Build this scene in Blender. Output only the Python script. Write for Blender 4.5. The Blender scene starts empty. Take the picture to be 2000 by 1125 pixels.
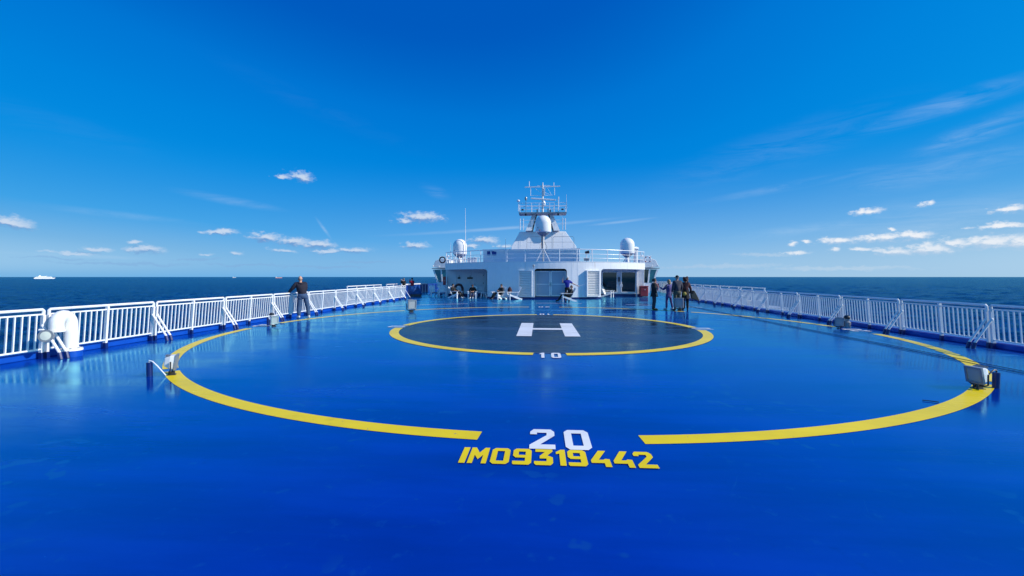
import bpy, bmesh, math, random
import numpy as np
from mathutils import Vector, Matrix, Euler
R = math.radians
random.seed(7)
sc = bpy.context.scene
COL = sc.collection

# ------------------------------------------------------------------ camera
F, YAW, PIT, EYE = 835.0, 0.0664, 0.0262, 1.735
cam = bpy.data.cameras.new('camera'); cam.sensor_width = 36; cam.lens = F / 2000 * 36
cam.clip_start = 0.1; cam.clip_end = 200000
co = bpy.data.objects.new('camera', cam); COL.objects.link(co)
co.location = (0, 0, EYE); co.rotation_euler = (math.pi / 2 - PIT, 0, YAW)
sc.camera = co
sc.render.resolution_x, sc.render.resolution_y = 1024, 576
sc.view_settings.view_transform = 'Standard'; sc.view_settings.look = 'None'
sc.view_settings.exposure = 0; sc.view_settings.gamma = 1

# ------------------------------------------------------------------ sun and sky
SUN_EL, SUN_AZ = 32.0, 97.0          # azimuth from +Y (ship's axis) towards +X
sun = bpy.data.lights.new('sun', 'SUN'); sun.energy = 5.0; sun.angle = R(0.53); sun.color = (1, .95, .88)
so = bpy.data.objects.new('sun', sun); COL.objects.link(so)
d = Vector((math.sin(R(SUN_AZ)) * math.cos(R(SUN_EL)), math.cos(R(SUN_AZ)) * math.cos(R(SUN_EL)), math.sin(R(SUN_EL))))
so.rotation_euler = d.to_track_quat('Z', 'Y').to_euler(); so.location = d * 60

W = bpy.data.worlds.new('World'); sc.world = W; W.use_nodes = True
nt = W.node_tree
for n in list(nt.nodes): nt.nodes.remove(n)
SKY_STRENGTH = 0.1

def skydir(u, v):
    """azimuth, elevation in degrees of a direction of the sky"""
    x = (u - 1000) / F; y = (v - 562.5) / F
    fw = math.cos(PIT) - y * math.sin(PIT); dn = math.sin(PIT) + y * math.cos(PIT)
    X = math.cos(YAW) * x - math.sin(YAW) * fw; Y = math.sin(YAW) * x + math.cos(YAW) * fw
    return math.degrees(math.atan2(X, Y)), math.degrees(math.atan2(-dn, math.hypot(X, Y)))

class NT:
    def __init__(s, tree): s.t = tree
    def n(s, kind, **kw):
        nd = s.t.nodes.new(kind)
        for k, v in kw.items(): setattr(nd, k, v)
        return nd
    def link(s, a, b): s.t.links.new(a, b)
    def put(s, sock, v):
        if hasattr(v, 'node'): s.link(v, sock)
        else: sock.default_value = v
    def m(s, op, a, b=None, c=None, clamp=False):
        nd = s.n('ShaderNodeMath', operation=op, use_clamp=clamp)
        s.put(nd.inputs[0], a)
        if b is not None: s.put(nd.inputs[1], b)
        if c is not None: s.put(nd.inputs[2], c)
        return nd.outputs[0]
    def v(s, op, a, b=None, c=None):
        nd = s.n('ShaderNodeVectorMath', operation=op)
        s.put(nd.inputs[0], a)
        if b is not None:
            s.put(nd.inputs['Scale'] if op == 'SCALE' else nd.inputs[1], b)
        if c is not None: s.put(nd.inputs[2], c)
        return nd.outputs['Value'] if op in ('LENGTH', 'DOT_PRODUCT', 'DISTANCE') else nd.outputs[0]
    def ramp(s, x, lo, hi, a=0.0, b=1.0, smooth=True):
        nd = s.n('ShaderNodeMapRange'); nd.interpolation_type = 'SMOOTHSTEP' if smooth else 'LINEAR'
        s.put(nd.inputs[0], x)
        for i, q in enumerate((lo, hi, a, b)): s.put(nd.inputs[1 + i], q)
        return nd.outputs[0]
    def noise(s, vec, scale, detail=4, rough=.55, lac=2.0, dist=0):
        nd = s.n('ShaderNodeTexNoise')
        if vec is not None: s.link(vec, nd.inputs['Vector'])
        nd.inputs['Scale'].default_value = scale; nd.inputs['Detail'].default_value = detail
        nd.inputs['Roughness'].default_value = rough; nd.inputs['Lacunarity'].default_value = lac
        nd.inputs['Distortion'].default_value = dist
        return nd
    def mix(s, f, a, b, mode='MIX'):
        nd = s.n('ShaderNodeMix', data_type='RGBA', blend_type=mode)
        s.put(nd.inputs[0], f)
        for i, q in ((6, a), (7, b)):
            if hasattr(q, 'node'): s.link(q, nd.inputs[i])
            else: nd.inputs[i].default_value = (*q[:3], 1)
        return nd.outputs[2]

# each cloud: azimuth/elevation of its middle and its half sizes, all angles, from a survey of the sky
CUMULUS = [(591,344,32,14),(552,344,18,6),(24,435,48,15),(435,454,38,7),(520,464,45,13),(575,471,44,11),(622,478,44,11),(690,489,48,8),
 (560,491,34,6),(640,491,40,6),(285,488,48,10),(270,474,22,5),(190,486,34,6),(150,494,50,5),(465,494,24,6),(405,498,20,4),(825,425,54,14),
 (790,432,26,7),(812,480,34,9),(946,470,34,10),(985,480,24,6),(920,480,20,6),(1703,411,34,7),(1808,400,18,6),(1972,408,38,8),(1541,475,12,5),(1640,472,46,8),
 (1784,460,44,10),(1718,464,50,7),(1745,491,50,10),(1820,485,60,11),(1868,472,38,9),(1928,472,54,14),(1990,471,48,17),(1960,442,58,6),
 (1562,493,26,4),(1685,488,26,5),(1628,489,12,5),(2080,470,70,16),(-60,490,60,9),(1745,448,10,3),(1575,472,12,4)]
STRATUS = [(250,515,150,4),(480,517,100,3),(640,521,110,3),(110,505,90,3),(380,508,60,3),(720,512,70,3),(1500,497,80,4),(1400,520,160,5),(1640,525,200,5)]
# wisps: middle, half length, half width (in picture units of the survey), slope, strength
WISPS = [(985,446,300,5,-.075,.30),(1215,433,90,4,-.085,.35),(632,446,34,4.5,1.45,.30),(450,392,130,12,.12,.14),(240,420,190,10,.05,.10),(160,500,170,6,.03,.16),
 (1830,212,300,30,-.15,.15),(1900,262,240,34,-.3,.15),(1840,330,380,44,-.12,.13),(1560,360,360,12,-.11,.12),(1600,445,330,16,-.08,.14),(850,374,40,16,.35,.08),
 (640,220,260,30,.3,.008),(130,250,240,44,.15,.012),(1830,430,400,70,-.05,.14),(1500,300,420,60,-.2,.05)]
def survey(c):
    a, e = skydir(c[0], c[1]); a2, _ = skydir(c[0] + c[2], c[1]); _, e2 = skydir(c[0], c[1] - c[3])
    return a, e, abs(a2 - a), abs(e2 - e)

def cloud_group(name, items):
    g = bpy.data.node_groups.new(name, 'ShaderNodeTree')
    g.interface.new_socket('P', in_out='INPUT', socket_type='NodeSocketVector')
    g.interface.new_socket('D', in_out='OUTPUT', socket_type='NodeSocketFloat')
    N = NT(g); i = N.n('NodeGroupInput'); o = N.n('NodeGroupOutput'); acc = None
    for a, e, w, h in items:
        q = N.v('MULTIPLY', N.v('SUBTRACT', i.outputs[0], (a, e, 0)), (1 / w, 1 / h, 0))
        l = N.v('LENGTH', q)
        acc = l if acc is None else N.m('SMOOTH_MIN', acc, l, .25)
    N.link(acc, o.inputs[0]); return g

N = NT(nt)
sky = N.n('ShaderNodeTexSky', sky_type='NISHITA'); sky.sun_disc = False
sky.sun_elevation = R(SUN_EL); sky.sun_rotation = R(SUN_AZ)
sky.altitude = 30; sky.air_density = 1.0; sky.dust_density = .6; sky.ozone_density = 2.0

# the camera's vivid blue: the Nishita sky's brightness graded into the colours of that clear day
def srgb(r, g, b): return tuple(((c / 255 + .055) / 1.055) ** 2.4 if c > 10 else c / 255 / 12.92 for c in (r, g, b))
sp = N.n('ShaderNodeSeparateColor'); N.link(sky.outputs[0], sp.inputs[0])
rp = N.n('ShaderNodeValToRGB'); rp.color_ramp.interpolation = 'LINEAR'
SKYRAMP = [(.05, (0, 84, 186)), (.10, (0, 90, 191)), (.135, (0, 118, 212)), (.18, (0, 131, 220)), (.25, (4, 142, 226)), (.42, (36, 158, 231)), (.58, (104, 176, 228)), (.72, (150, 200, 236)), (.92, (200, 218, 232))]
N.link(N.m('MULTIPLY', sp.outputs[0], SKY_STRENGTH), rp.inputs[0])
while len(rp.color_ramp.elements) < len(SKYRAMP): rp.color_ramp.elements.new(.5)
for e, (p_, c) in zip(rp.color_ramp.elements, SKYRAMP): e.position = p_
for e, (p_, c) in zip(rp.color_ramp.elements, SKYRAMP): e.position = p_; e.color = (*srgb(*c), 1)
skycol = rp.outputs[0]

geo = N.n('ShaderNodeTexCoord'); dirv = geo.outputs['Generated']
sx = N.n('ShaderNodeSeparateXYZ'); N.link(dirv, sx.inputs[0])
az = N.m('MULTIPLY', N.m('ARCTAN2', sx.outputs[0], sx.outputs[1]), 180 / math.pi)
el = N.m('MULTIPLY', N.m('ARCSINE', sx.outputs[2]), 180 / math.pi)
cP = N.n('ShaderNodeCombineXYZ'); N.link(az, cP.inputs[0]); N.link(el, cP.inputs[1]); P = cP.outputs[0]
# puffy outline: warp + billow noise in sky degrees, a little wider than high
Ps = N.v('MULTIPLY', P, (.75, 1.25, 1))
w1 = N.noise(Ps, .55, 2, .5); w2 = N.noise(Ps, 2.2, 5, .62)
Pw = N.v('ADD', P, N.v('MULTIPLY', N.v('SUBTRACT', w1.outputs['Color'], (.5, .5, .5)), (2.6, .9, 0)))
Pw = N.v('ADD', Pw, N.v('MULTIPLY', N.v('SUBTRACT', w2.outputs['Color'], (.5, .5, .5)), (.9, .55, 0)))
G1 = cloud_group('cumulus field', [survey(c if c[0] < 1500 else (c[0], c[1], c[2] * 1.2, c[3] * 1.25)) for c in CUMULUS]); G2 = cloud_group('stratus field', [survey(c) for c in STRATUS])
def field(g, p):
    nd = N.n('ShaderNodeGroup'); nd.node_tree = g; N.link(p, nd.inputs[0]); return nd.outputs[0]
d0 = N.m('ADD', N.m('SUBTRACT', 1.0, field(G1, Pw)), N.m('MULTIPLY', N.m('SUBTRACT', w2.outputs[0], .5), 1.5))
d1 = N.m('SUBTRACT', 1.0, field(G1, N.v('ADD', Pw, (.25, .30, 0))))
dens = N.ramp(d0, -.06, .92)
dens = N.m('MULTIPLY', dens, N.ramp(el, 0, 4.5, .45, .93))
lit = N.m('ADD', N.m('SUBTRACT', N.m('SUBTRACT', 1.0, field(G1, Pw)), d1), N.m('MULTIPLY', N.m('SUBTRACT', w2.outputs[0], .5), .9))
litf = N.ramp(lit, -.35, .30)
sunny = N.ramp(az, -10, 35)
shade = N.mix(sunny, srgb(112, 150, 204), srgb(190, 209, 232)); light = N.mix(sunny, srgb(205, 220, 240), srgb(244, 246, 250))
ccol = N.mix(litf, shade, light)
st = N.ramp(N.m('ADD', N.m('SUBTRACT', 1.0, field(G2, Pw)), N.m('MULTIPLY', N.m('SUBTRACT', w2.outputs[0], .5), 1.4)), -.1, .8, 0, .42)
haze = N.m('MULTIPLY', N.m('POWER', N.ramp(el, 0, 15, 1, 0, False), 2), N.ramp(az, -45, 25, .28, .80))
skycol = N.mix(haze, skycol, srgb(176, 208, 232))
sky_fill = N.m('MULTIPLY', N.ramp(N.m('ABSOLUTE', az), 85, 140), N.ramp(el, 0, 12, .15, .34))     # added unseen sky brightening behind the viewer, fills the shaded walls
skycol = N.mix(sky_fill, skycol, srgb(120, 198, 244))
col = N.mix(st, skycol, N.mix(sunny, srgb(128, 170, 218), srgb(200, 218, 235)))
Pm = N.v('MULTIPLY', P, (.16, 1.0, 1)); wn = N.noise(Pm, .8, 6, .68, dist=.8)
wisp = None
for (u, v, hl, hw, sl, k) in WISPS:
    a, e, wa, he = survey((u, v, hl, hw))
    vr = N.n('ShaderNodeVectorRotate', rotation_type='Z_AXIS'); N.link(N.v('SUBTRACT', P, (a, e, 0)), vr.inputs['Vector'])
    vr.inputs['Angle'].default_value = math.atan(sl)
    l = N.v('LENGTH', N.v('MULTIPLY', vr.outputs[0], (1 / wa, 1 / he, 0)))
    q = N.m('MULTIPLY', N.ramp(l, 0, 1, k * (1.0 if hw < 6 else 1.25), 0), N.ramp(wn.outputs[0],   .30, .72, .40 if hw < 6 else .0, 1))
    wisp = q if wisp is None else N.m('MAXIMUM', wisp, q)
col = N.mix(wisp, col, srgb(214, 232, 248))
col = N.mix(dens, col, ccol)
bg = N.n('ShaderNodeBackground'); N.link(col, bg.inputs[0]); bg.inputs[1].default_value = 1.0
ow = N.n('ShaderNodeOutputWorld'); N.link(bg.outputs[0], ow.inputs[0])

# ------------------------------------------------------------------ materials
def material(name, col, rough=.5, metal=0, var=.06, vscale=3, bump=0, bscale=20, spec=.5, coat=0, coatr=.1, stretch=(1, 1, 1), dirt=None):
    m = bpy.data.materials.new(name); m.use_nodes = True; t = m.node_tree
    b = t.nodes['Principled BSDF']; M = NT(t)
    b.inputs['Roughness'].default_value = rough; b.inputs['Metallic'].default_value = metal
    b.inputs['Specular IOR Level'].default_value = spec
    b.inputs['Coat Weight'].default_value = coat; b.inputs['Coat Roughness'].default_value = coatr
    tc = M.n('ShaderNodeTexCoord'); p = M.v('MULTIPLY', tc.outputs['Object'], stretch)
    nz = M.noise(p, vscale, 5, .6)
    c = M.mix(nz.outputs[0], tuple(x * (1 - var) for x in col), tuple(min(1, x * (1 + var)) for x in col))
    if dirt:                                              # streaks of rust / grime that run down
        dz = M.noise(M.v('MULTIPLY', tc.outputs['Object'], (7, 7, .5)), 1.2, 4, .6)
        c = M.mix(M.ramp(dz.outputs[0], .58, .80, 0, dirt[1]), c, dirt[0])
    M.link(c, b.inputs['Base Color'])
    if bump:
        bn = M.n('ShaderNodeBump'); bn.inputs['Strength'].default_value = bump; bn.inputs['Distance'].default_value = .01
        M.link(M.noise(p, bscale, 4, .55).outputs[0], bn.inputs['Height']); M.link(bn.outputs[0], b.inputs['Normal'])
    return m

MAT = {}
def mt(k, *a, **kw): MAT[k] = material(k.replace('_', ' '), *a, **kw); return MAT[k]
mt('white_paint', (.80, .80, .79), .35, dirt=((.46, .40, .34), .55), bump=.05, bscale=3)
mt('white_gloss', (.82, .82, .81), .22, var=.03)
mt('rail_white', (.80, .80, .80), .30, var=.06, vscale=6, dirt=((.50, .36, .26), .45))
mt('old_white', (.74, .73, .71), .45, dirt=((.42, .30, .20), .5))
mt('rusty_white', (.72, .66, .60), .5, dirt=((.36, .13, .07), .8))
mt('plastic_white', (.78, .78, .78), .4, var=.03)
mt('blue_paint', (.004, .062, .40), .25, var=.2, vscale=4, bump=.06, bscale=8)
mt('navy_paint', (.003, .035, .24), .35, var=.2)
mt('pale_deck', (.42, .45, .50), .5, var=.12)
mt('dark_metal', (.045, .045, .05), .4, metal=.4)
mt('grey_metal', (.32, .33, .34), .35, metal=.5, var=.15)
mt('steel', (.55, .55, .56), .25, metal=.9, var=.1)
mt('black_rubber', (.012, .012, .014), .5)
mt('red_box', (.33, .030, .035), .5, var=.15, dirt=((.12, .03, .03), .5))
mt('maroon', (.07, .012, .014), .5, var=.2)
mt('rust', (.30, .10, .045), .8, var=.4, vscale=14)
mt('tarp', (.006, .055, .20), .55, var=.35, bump=.4, bscale=5)
mt('door_grey', (.38, .43, .48), .4, var=.06, dirt=((.2, .22, .24), .5))
mt('dark_blue_paint', (.004, .018, .12), .35, var=.15)
mt('skin', (.56, .31, .21), .5, var=.1)
mt('white_hair', (.62, .60, .57), .7); mt('grey_hair', (.16, .14, .13), .7); mt('dark_hair', (.016, .011, .009), .6)
mt('brown_hair', (.075, .022, .012), .6, var=.4, vscale=30); mt('blond_hair', (.30, .19, .09), .6)
mt('navy_cloth', (.010, .009, .022), .85, var=.35, vscale=12, bump=.5, bscale=14)
mt('black_cloth', (.008, .008, .010), .85, var=.35, vscale=12, bump=.5, bscale=14)
mt('denim', (.030, .068, .15), .85, var=.5, vscale=9, bump=.4, bscale=18)
mt('blue_polo', (.010, .020, .27), .8, var=.25, vscale=10, bump=.4, bscale=14)
mt('lavender', (.085, .078, .25), .85, var=.2, vscale=10, bump=.4, bscale=14)
mt('lavender_leg', (.065, .058, .19), .85, var=.2)
mt('grey_cloth', (.10, .10, .105), .85, var=.3, bump=.4, bscale=14)
mt('olive_cloth', (.075, .072, .055), .85, var=.3, bump=.4, bscale=14)
mt('slate_cloth', (.035, .036, .055), .85, var=.3, bump=.4, bscale=14)
mt('red_cloth', (.42, .010, .035), .8, var=.25, bump=.4, bscale=14)
mt('wine_cloth', (.05, .008, .012), .8, var=.3, bump=.4, bscale=14)
mt('pink_cloth', (.45, .18, .18), .8, var=.2)
mt('shoe_dark', (.012, .012, .013), .5); mt('shoe_light', (.55, .55, .54), .5)
mt('yellow_bag', (.30, .22, .03), .6, var=.3)
mt('cream_lens', (.70, .72, .60), .15, var=.05)
mt('orange_hull', (.75, .25, .16), .5); mt('beige_box', (.62, .60, .56), .6)

def glass(name, col, rough=.04, spec=.8):
    m = material(name, col, rough, var=.15, vscale=1.2, spec=spec); MAT[name.replace(' ', '_')] = m; return m
glass('dark glass', (.006, .016, .020)); glass('teal glass', (.020, .17, .20), .1); glass('lamp glass', (.34, .37, .37), .08)
def mesh_pane():
    m = material('door pane', (.36, .42, .50), .12, var=.12, vscale=.8, spec=.7); MAT['door_pane'] = m
mesh_pane()

# the painted deck: thick blue gloss, brushed across the ship, damp and slightly uneven
def coated(M, t, col, rough, normal, ior, tint, gain=1.0):
    """matt pigment under a clear film that takes its tint from the paint"""
    t.nodes.remove(t.nodes['Principled BSDF'])
    df = M.n('ShaderNodeBsdfDiffuse'); gl = M.n('ShaderNodeBsdfAnisotropic'); fr = M.n('ShaderNodeFresnel'); mx = M.n('ShaderNodeMixShader')
    M.link(col, df.inputs['Color']); gl.inputs['Color'].default_value = (*tint, 1); M.put(gl.inputs['Roughness'], rough); fr.inputs['IOR'].default_value = ior
    for nd in (df, gl, fr): M.link(normal, nd.inputs['Normal'])
    M.link(M.m('MULTIPLY', fr.outputs[0], gain), mx.inputs[0]); M.link(df.outputs[0], mx.inputs[1]); M.link(gl.outputs[0], mx.inputs[2])
    M.link(mx.outputs[0], t.nodes['Material Output'].inputs['Surface']); return fr, mx
def deck_material(name, col, rough=.2, var=.12, ior=1.82, tint=(.36, .97, 1.0), gain=1.0, wear=0):
    m = bpy.data.materials.new(name); m.use_nodes = True; t = m.node_tree; M = NT(t)
    tc = M.n('ShaderNodeTexCoord'); p = tc.outputs['Object']
    pb = M.v('MULTIPLY', p, (.22, 1.1, 1)); n1 = M.noise(pb, 1.0, 6, .6); n2 = M.noise(M.v('MULTIPLY', p, (1.5, 9, 1)), 1.4, 5, .6); n3 = M.noise(p, .35, 3, .5)
    n4 = M.noise(p, 6, 4, .65)
    c = M.mix(M.ramp(n1.outputs[0], .3, .7, 0, 1), tuple(x * (1 - var) for x in col), tuple(x * (1 + var) for x in col))
    c = M.mix(M.ramp(n4.outputs[0], .58, .74, 0, .0 if wear else .42), c, (col[0] + .004, col[1] * 1.8 + .016, col[2] * 1.0 + .01))   # scuffed, chalky flecks
    c = M.mix(M.ramp(M.noise(p, 1.7, 5, .7).outputs[0], .60, .78, 0, .45), c, tuple(x * .5 for x in col))        # old stains
    ps = M.n('ShaderNodeVectorRotate', rotation_type='Z_AXIS'); M.link(p, ps.inputs['Vector']); ps.inputs['Angle'].default_value = .5
    c = M.mix(M.ramp(M.noise(M.v('MULTIPLY', ps.outputs[0], (26, 1.1, 1)), 1, 3, .5).outputs[0], .70, .76, 0, .0 if wear else .30), c, (col[0] + .006, col[1] * 1.8 + .02, col[2] * .9 + .04))   # scratches
    c = M.mix(M.m('MULTIPLY', M.ramp(M.noise(p, 4.2, 2, .4).outputs[0], .60, .66, 0, .0 if wear else .60), M.ramp(M.noise(p, .5, 2, .5).outputs[0], .5, .6)), c, (col[0] + .004, col[1] * 1.7 + .015, col[2] * .95))   # dried splashes
    if wear:                                                # paint rubbed through to the deck, grubby film
        wz = M.noise(p, 9, 6, .75); c = M.mix(M.ramp(M.noise(p, 2.2, 4, .6).outputs[0], .4, .75, 0, .22), c, tuple(x * .55 + .02 for x in col))
        c = M.mix(M.ramp(wz.outputs[0], .64, .70, 0, wear), c, (.002, .030, .22))
    r = M.m('ADD', M.ramp(n1.outputs[0], .3, .72, rough * .65, rough * 1.6), M.ramp(n3.outputs[0], .35, .7, -.04, .07))
    bn = M.n('ShaderNodeBump'); bn.inputs['Strength'].default_value = .30; bn.inputs['Distance'].default_value = .010
    h = M.m('ADD', M.m('MULTIPLY', n1.outputs[0], 1.0), M.m('ADD', M.m('MULTIPLY', n2.outputs[0], .30), M.m('MULTIPLY', n4.outputs[0], .05)))
    M.link(h, bn.inputs['Height']); coated(M, t, c, r, bn.outputs[0], ior, tint, gain)
    MAT[name.replace(' ', '_')] = m; return m
deck_material('deck blue', (.0003, .025, .30), .16, .2)
deck_material('deck charcoal', (.012, .017, .036), .22, .25, 1.5, (.7, .95, 1), .30)
deck_material('mark yellow', (.84, .62, .001), .32, .06, 1.45, (.95, .97, 1), .46, .7)
deck_material('mark white', (.78, .78, .78), .32, .05, 1.45, (.95, .97, 1), .5, .6)

def sea_material():
    m = bpy.data.materials.new('sea water'); m.use_nodes = True; t = m.node_tree; M = NT(t)
    p = M.n('ShaderNodeTexCoord').outputs['Object']
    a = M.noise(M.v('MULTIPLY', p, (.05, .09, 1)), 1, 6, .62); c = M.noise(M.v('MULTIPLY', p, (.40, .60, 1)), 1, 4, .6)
    big = M.noise(M.v('MULTIPLY', p, (.0012, .003, 1)), 1, 4, .6)
    mid = M.noise(M.v('MULTIPLY', p, (.016, .024, 1)), 1, 7, .72)
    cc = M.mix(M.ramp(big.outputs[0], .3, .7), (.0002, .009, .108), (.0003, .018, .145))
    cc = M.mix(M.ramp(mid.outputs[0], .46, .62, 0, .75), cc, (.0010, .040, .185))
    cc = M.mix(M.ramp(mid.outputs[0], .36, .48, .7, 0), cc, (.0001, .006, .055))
    cc = M.mix(M.ramp(M.m('ADD', M.m('MULTIPLY', a.outputs[0], .5), M.m('MULTIPLY', c.outputs[0], .5)), .42, .58, .85, 0), cc, (.0001, .004, .036))   # shade of wave backs painted into the water colour
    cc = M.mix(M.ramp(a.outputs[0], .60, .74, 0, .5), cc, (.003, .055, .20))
    h = M.m('ADD', a.outputs[0], M.m('MULTIPLY', c.outputs[0], .30))
    bn = M.n('ShaderNodeBump'); bn.inputs['Strength'].default_value = .8; bn.inputs['Distance'].default_value = 1.6
    M.link(h, bn.inputs['Height'])
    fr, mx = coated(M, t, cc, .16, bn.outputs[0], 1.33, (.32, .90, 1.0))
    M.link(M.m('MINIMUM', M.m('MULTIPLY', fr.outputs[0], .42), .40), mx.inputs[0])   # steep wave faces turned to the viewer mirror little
    MAT['sea'] = m
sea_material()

# ------------------------------------------------------------------ mesh helpers
class MB:
    """collects shapes, then links them as one mesh object"""
    def __init__(s): s.v = []; s.f = []; s.mi = []; s.cur = 0
    def add(s, vs, fs):
        o = len(s.v); s.v += [tuple(q) for q in vs]
        for f in fs: s.f.append(tuple(o + i for i in f)); s.mi.append(s.cur)
        return s
    def box(s, c, size, rot=None):
        c = Vector(c); hx, hy, hz = (q / 2 for q in size)
        vs = [Vector((x, y, z)) for x in (-hx, hx) for y in (-hy, hy) for z in (-hz, hz)]
        if rot is not None: vs = [rot @ q for q in vs]
        return s.add([c + q for q in vs], [(0, 1, 3, 2), (4, 6, 7, 5), (0, 4, 5, 1), (2, 3, 7, 6), (0, 2, 6, 4), (1, 5, 7, 3)])
    def span(s, lo, hi): return s.box([(a + b) / 2 for a, b in zip(lo, hi)], [b - a for a, b in zip(lo, hi)])
    def beam(s, p, q, w, h, up=(0, 0, 1)):
        p = Vector(p); q = Vector(q); d = (q - p); L = d.length; d.normalize(); u = Vector(up)
        if abs(d.dot(u)) > .98: u = Vector((0, 1, 0))
        x = d.cross(u).normalized(); y = x.cross(d).normalized()
        return s.box((p + q) / 2, (w, L, h), Matrix((x, d, y)).transposed())
    def tube(s, pts, r, n=10, closed=False, caps=True):
        pts = [Vector(p) for p in pts]; k = len(pts); rs = r if isinstance(r, (list, tuple)) else [r] * k
        vs = []; prev = None
        for i, p in enumerate(pts):
            a = pts[(i - 1) % k] if (closed or i) else p; b = pts[(i + 1) % k] if (closed or i < k - 1) else p
            t = (b - a).normalized()
            if prev is None:
                u = Vector((0, 0, 1)) if abs(t.z) < .9 else Vector((1, 0, 0)); u = (u - t * u.dot(t)).normalized()
            else: u = (prev - t * prev.dot(t)).normalized()
            prev = u; w = t.cross(u)
            vs += [p + (u * math.cos(2 * math.pi * j / n) + w * math.sin(2 * math.pi * j / n)) * rs[i] for j in range(n)]
        fs = []
        for i in range(k if closed else k - 1):
            for j in range(n):
                a = i * n + j; b = i * n + (j + 1) % n; c = ((i + 1) % k) * n + (j + 1) % n; e = ((i + 1) % k) * n + j
                fs.append((a, b, c, e))
        if caps and not closed: fs += [tuple(range(n - 1, -1, -1)), tuple((k - 1) * n + j for j in range(n))]
        return s.add(vs, fs)
    def lathe(s, prof, n=32, o=(0, 0, 0), M=None):
        o = Vector(o); vs = []; fs = []
        for r, z in prof:
            for j in range(n):
                q = Vector((max(r, 1e-4) * math.cos(2 * math.pi * j / n), max(r, 1e-4) * math.sin(2 * math.pi * j / n), z))
                vs.append(o + (M @ q if M is not None else q))
        for i in range(len(prof) - 1):
            for j in range(n):
                k = (j + 1) % n; fs.append((i * n + j, i * n + k, (i + 1) * n + k, (i + 1) * n + j))
        fs += [tuple(range(n - 1, -1, -1)), tuple((len(prof) - 1) * n + j for j in range(n))]
        return s.add(vs, fs)
    def prism(s, poly, a, b, axis='y'):
        """polygon of (x,z) extruded along y from a to b, or of (x,y) along z"""
        def P(q, t): return (q[0], t, q[1]) if axis == 'y' else ((q[0], q[1], t) if axis == 'z' else (t, q[0], q[1]))
        n = len(poly); vs = [P(q, a) for q in poly] + [P(q, b) for q in poly]
        fs = [tuple(range(n)), tuple(range(2 * n - 1, n - 1, -1))] + [(i, i + n, (i + 1) % n + n, (i + 1) % n) for i in range(n)]
        return s.add(vs, fs)
    def ball(s, c, r, n=16, m=10, rot=None):
        c = Vector(c); r = (r, r, r) if not isinstance(r, (tuple, list)) else r; vs = []
        for i in range(m + 1):
            t = math.pi * i / m
            for j in range(n):
                q = Vector((r[0] * math.sin(t) * math.cos(2 * math.pi * j / n), r[1] * math.sin(t) * math.sin(2 * math.pi * j / n), r[2] * math.cos(t)))
                vs.append(c + (rot @ q if rot is not None else q))
        fs = [(i * n + j, (i + 1) * n + j, (i + 1) * n + (j + 1) % n, i * n + (j + 1) % n) for i in range(m) for j in range(n)]
        return s.add(vs, fs)
    def build(s, name, m, parent=None, smooth=False, bevel=0, loc=None, flat=None):
        me = bpy.data.meshes.new(name); me.from_pydata(s.v, [], s.f)
        ms = m if isinstance(m, (list, tuple)) else [m]
        for q in ms: me.materials.append(MAT[q] if isinstance(q, str) else q)
        if len(ms) > 1: me.polygons.foreach_set('material_index', s.mi)
        bm = bmesh.new(); bm.from_mesh(me); bmesh.ops.remove_doubles(bm, verts=bm.verts, dist=1e-5) if smooth else None
        bmesh.ops.recalc_face_normals(bm, faces=bm.faces); bm.to_mesh(me); bm.free()
        if smooth:
            me.polygons.foreach_set('use_smooth', [True] * len(me.polygons)); me.set_sharp_from_angle(angle=R(40))
        ob = bpy.data.objects.new(name, me); COL.objects.link(ob)
        if parent is not None: ob.parent = parent
        if loc is not None: ob.location = loc
        if bevel:
            bv = ob.modifiers.new('bevel', 'BEVEL'); bv.width = bevel; bv.segments = 2; bv.limit_method = 'ANGLE'
        return ob

def tag(o, label=None, cat=None, group=None, kind=None):
    for k, v in (('label', label), ('category', cat), ('group', group), ('kind', kind)):
        if v: o[k] = v
    return o
def thing(name, label, cat, loc=(0, 0, 0), rz=0, group=None, scale=1):
    o = bpy.data.objects.new(name, None); COL.objects.link(o); o.empty_display_size = .2
    o.location = loc; o.rotation_euler = (0, 0, rz); o.scale = (scale,) * 3
    return tag(o, label, cat, group)
def copy_tree(o, parent=None):
    c = o.copy(); COL.objects.link(c)
    if parent is not None: c.parent = parent
    for ch in list(o.children): copy_tree(ch, c)
    return c
def outline(polys):
    """flat filled outline with holes -> vertices, triangles"""
    cu = bpy.data.curves.new('outline', 'CURVE'); cu.dimensions = '2D'; cu.fill_mode = 'BOTH'
    for pl in polys:
        sp_ = cu.splines.new('POLY'); sp_.points.add(len(pl) - 1); sp_.use_cyclic_u = True
        for q, (x, y) in zip(sp_.points, pl): q.co = (x, y, 0, 1)
    ob = bpy.data.objects.new('outline', cu); me = bpy.data.meshes.new_from_object(ob)
    vs = [tuple(v.co) for v in me.vertices]; fs = [tuple(p.vertices) for p in me.polygons]
    bpy.data.objects.remove(ob); bpy.data.curves.remove(cu); bpy.data.meshes.remove(me)
    return vs, fs

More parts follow.
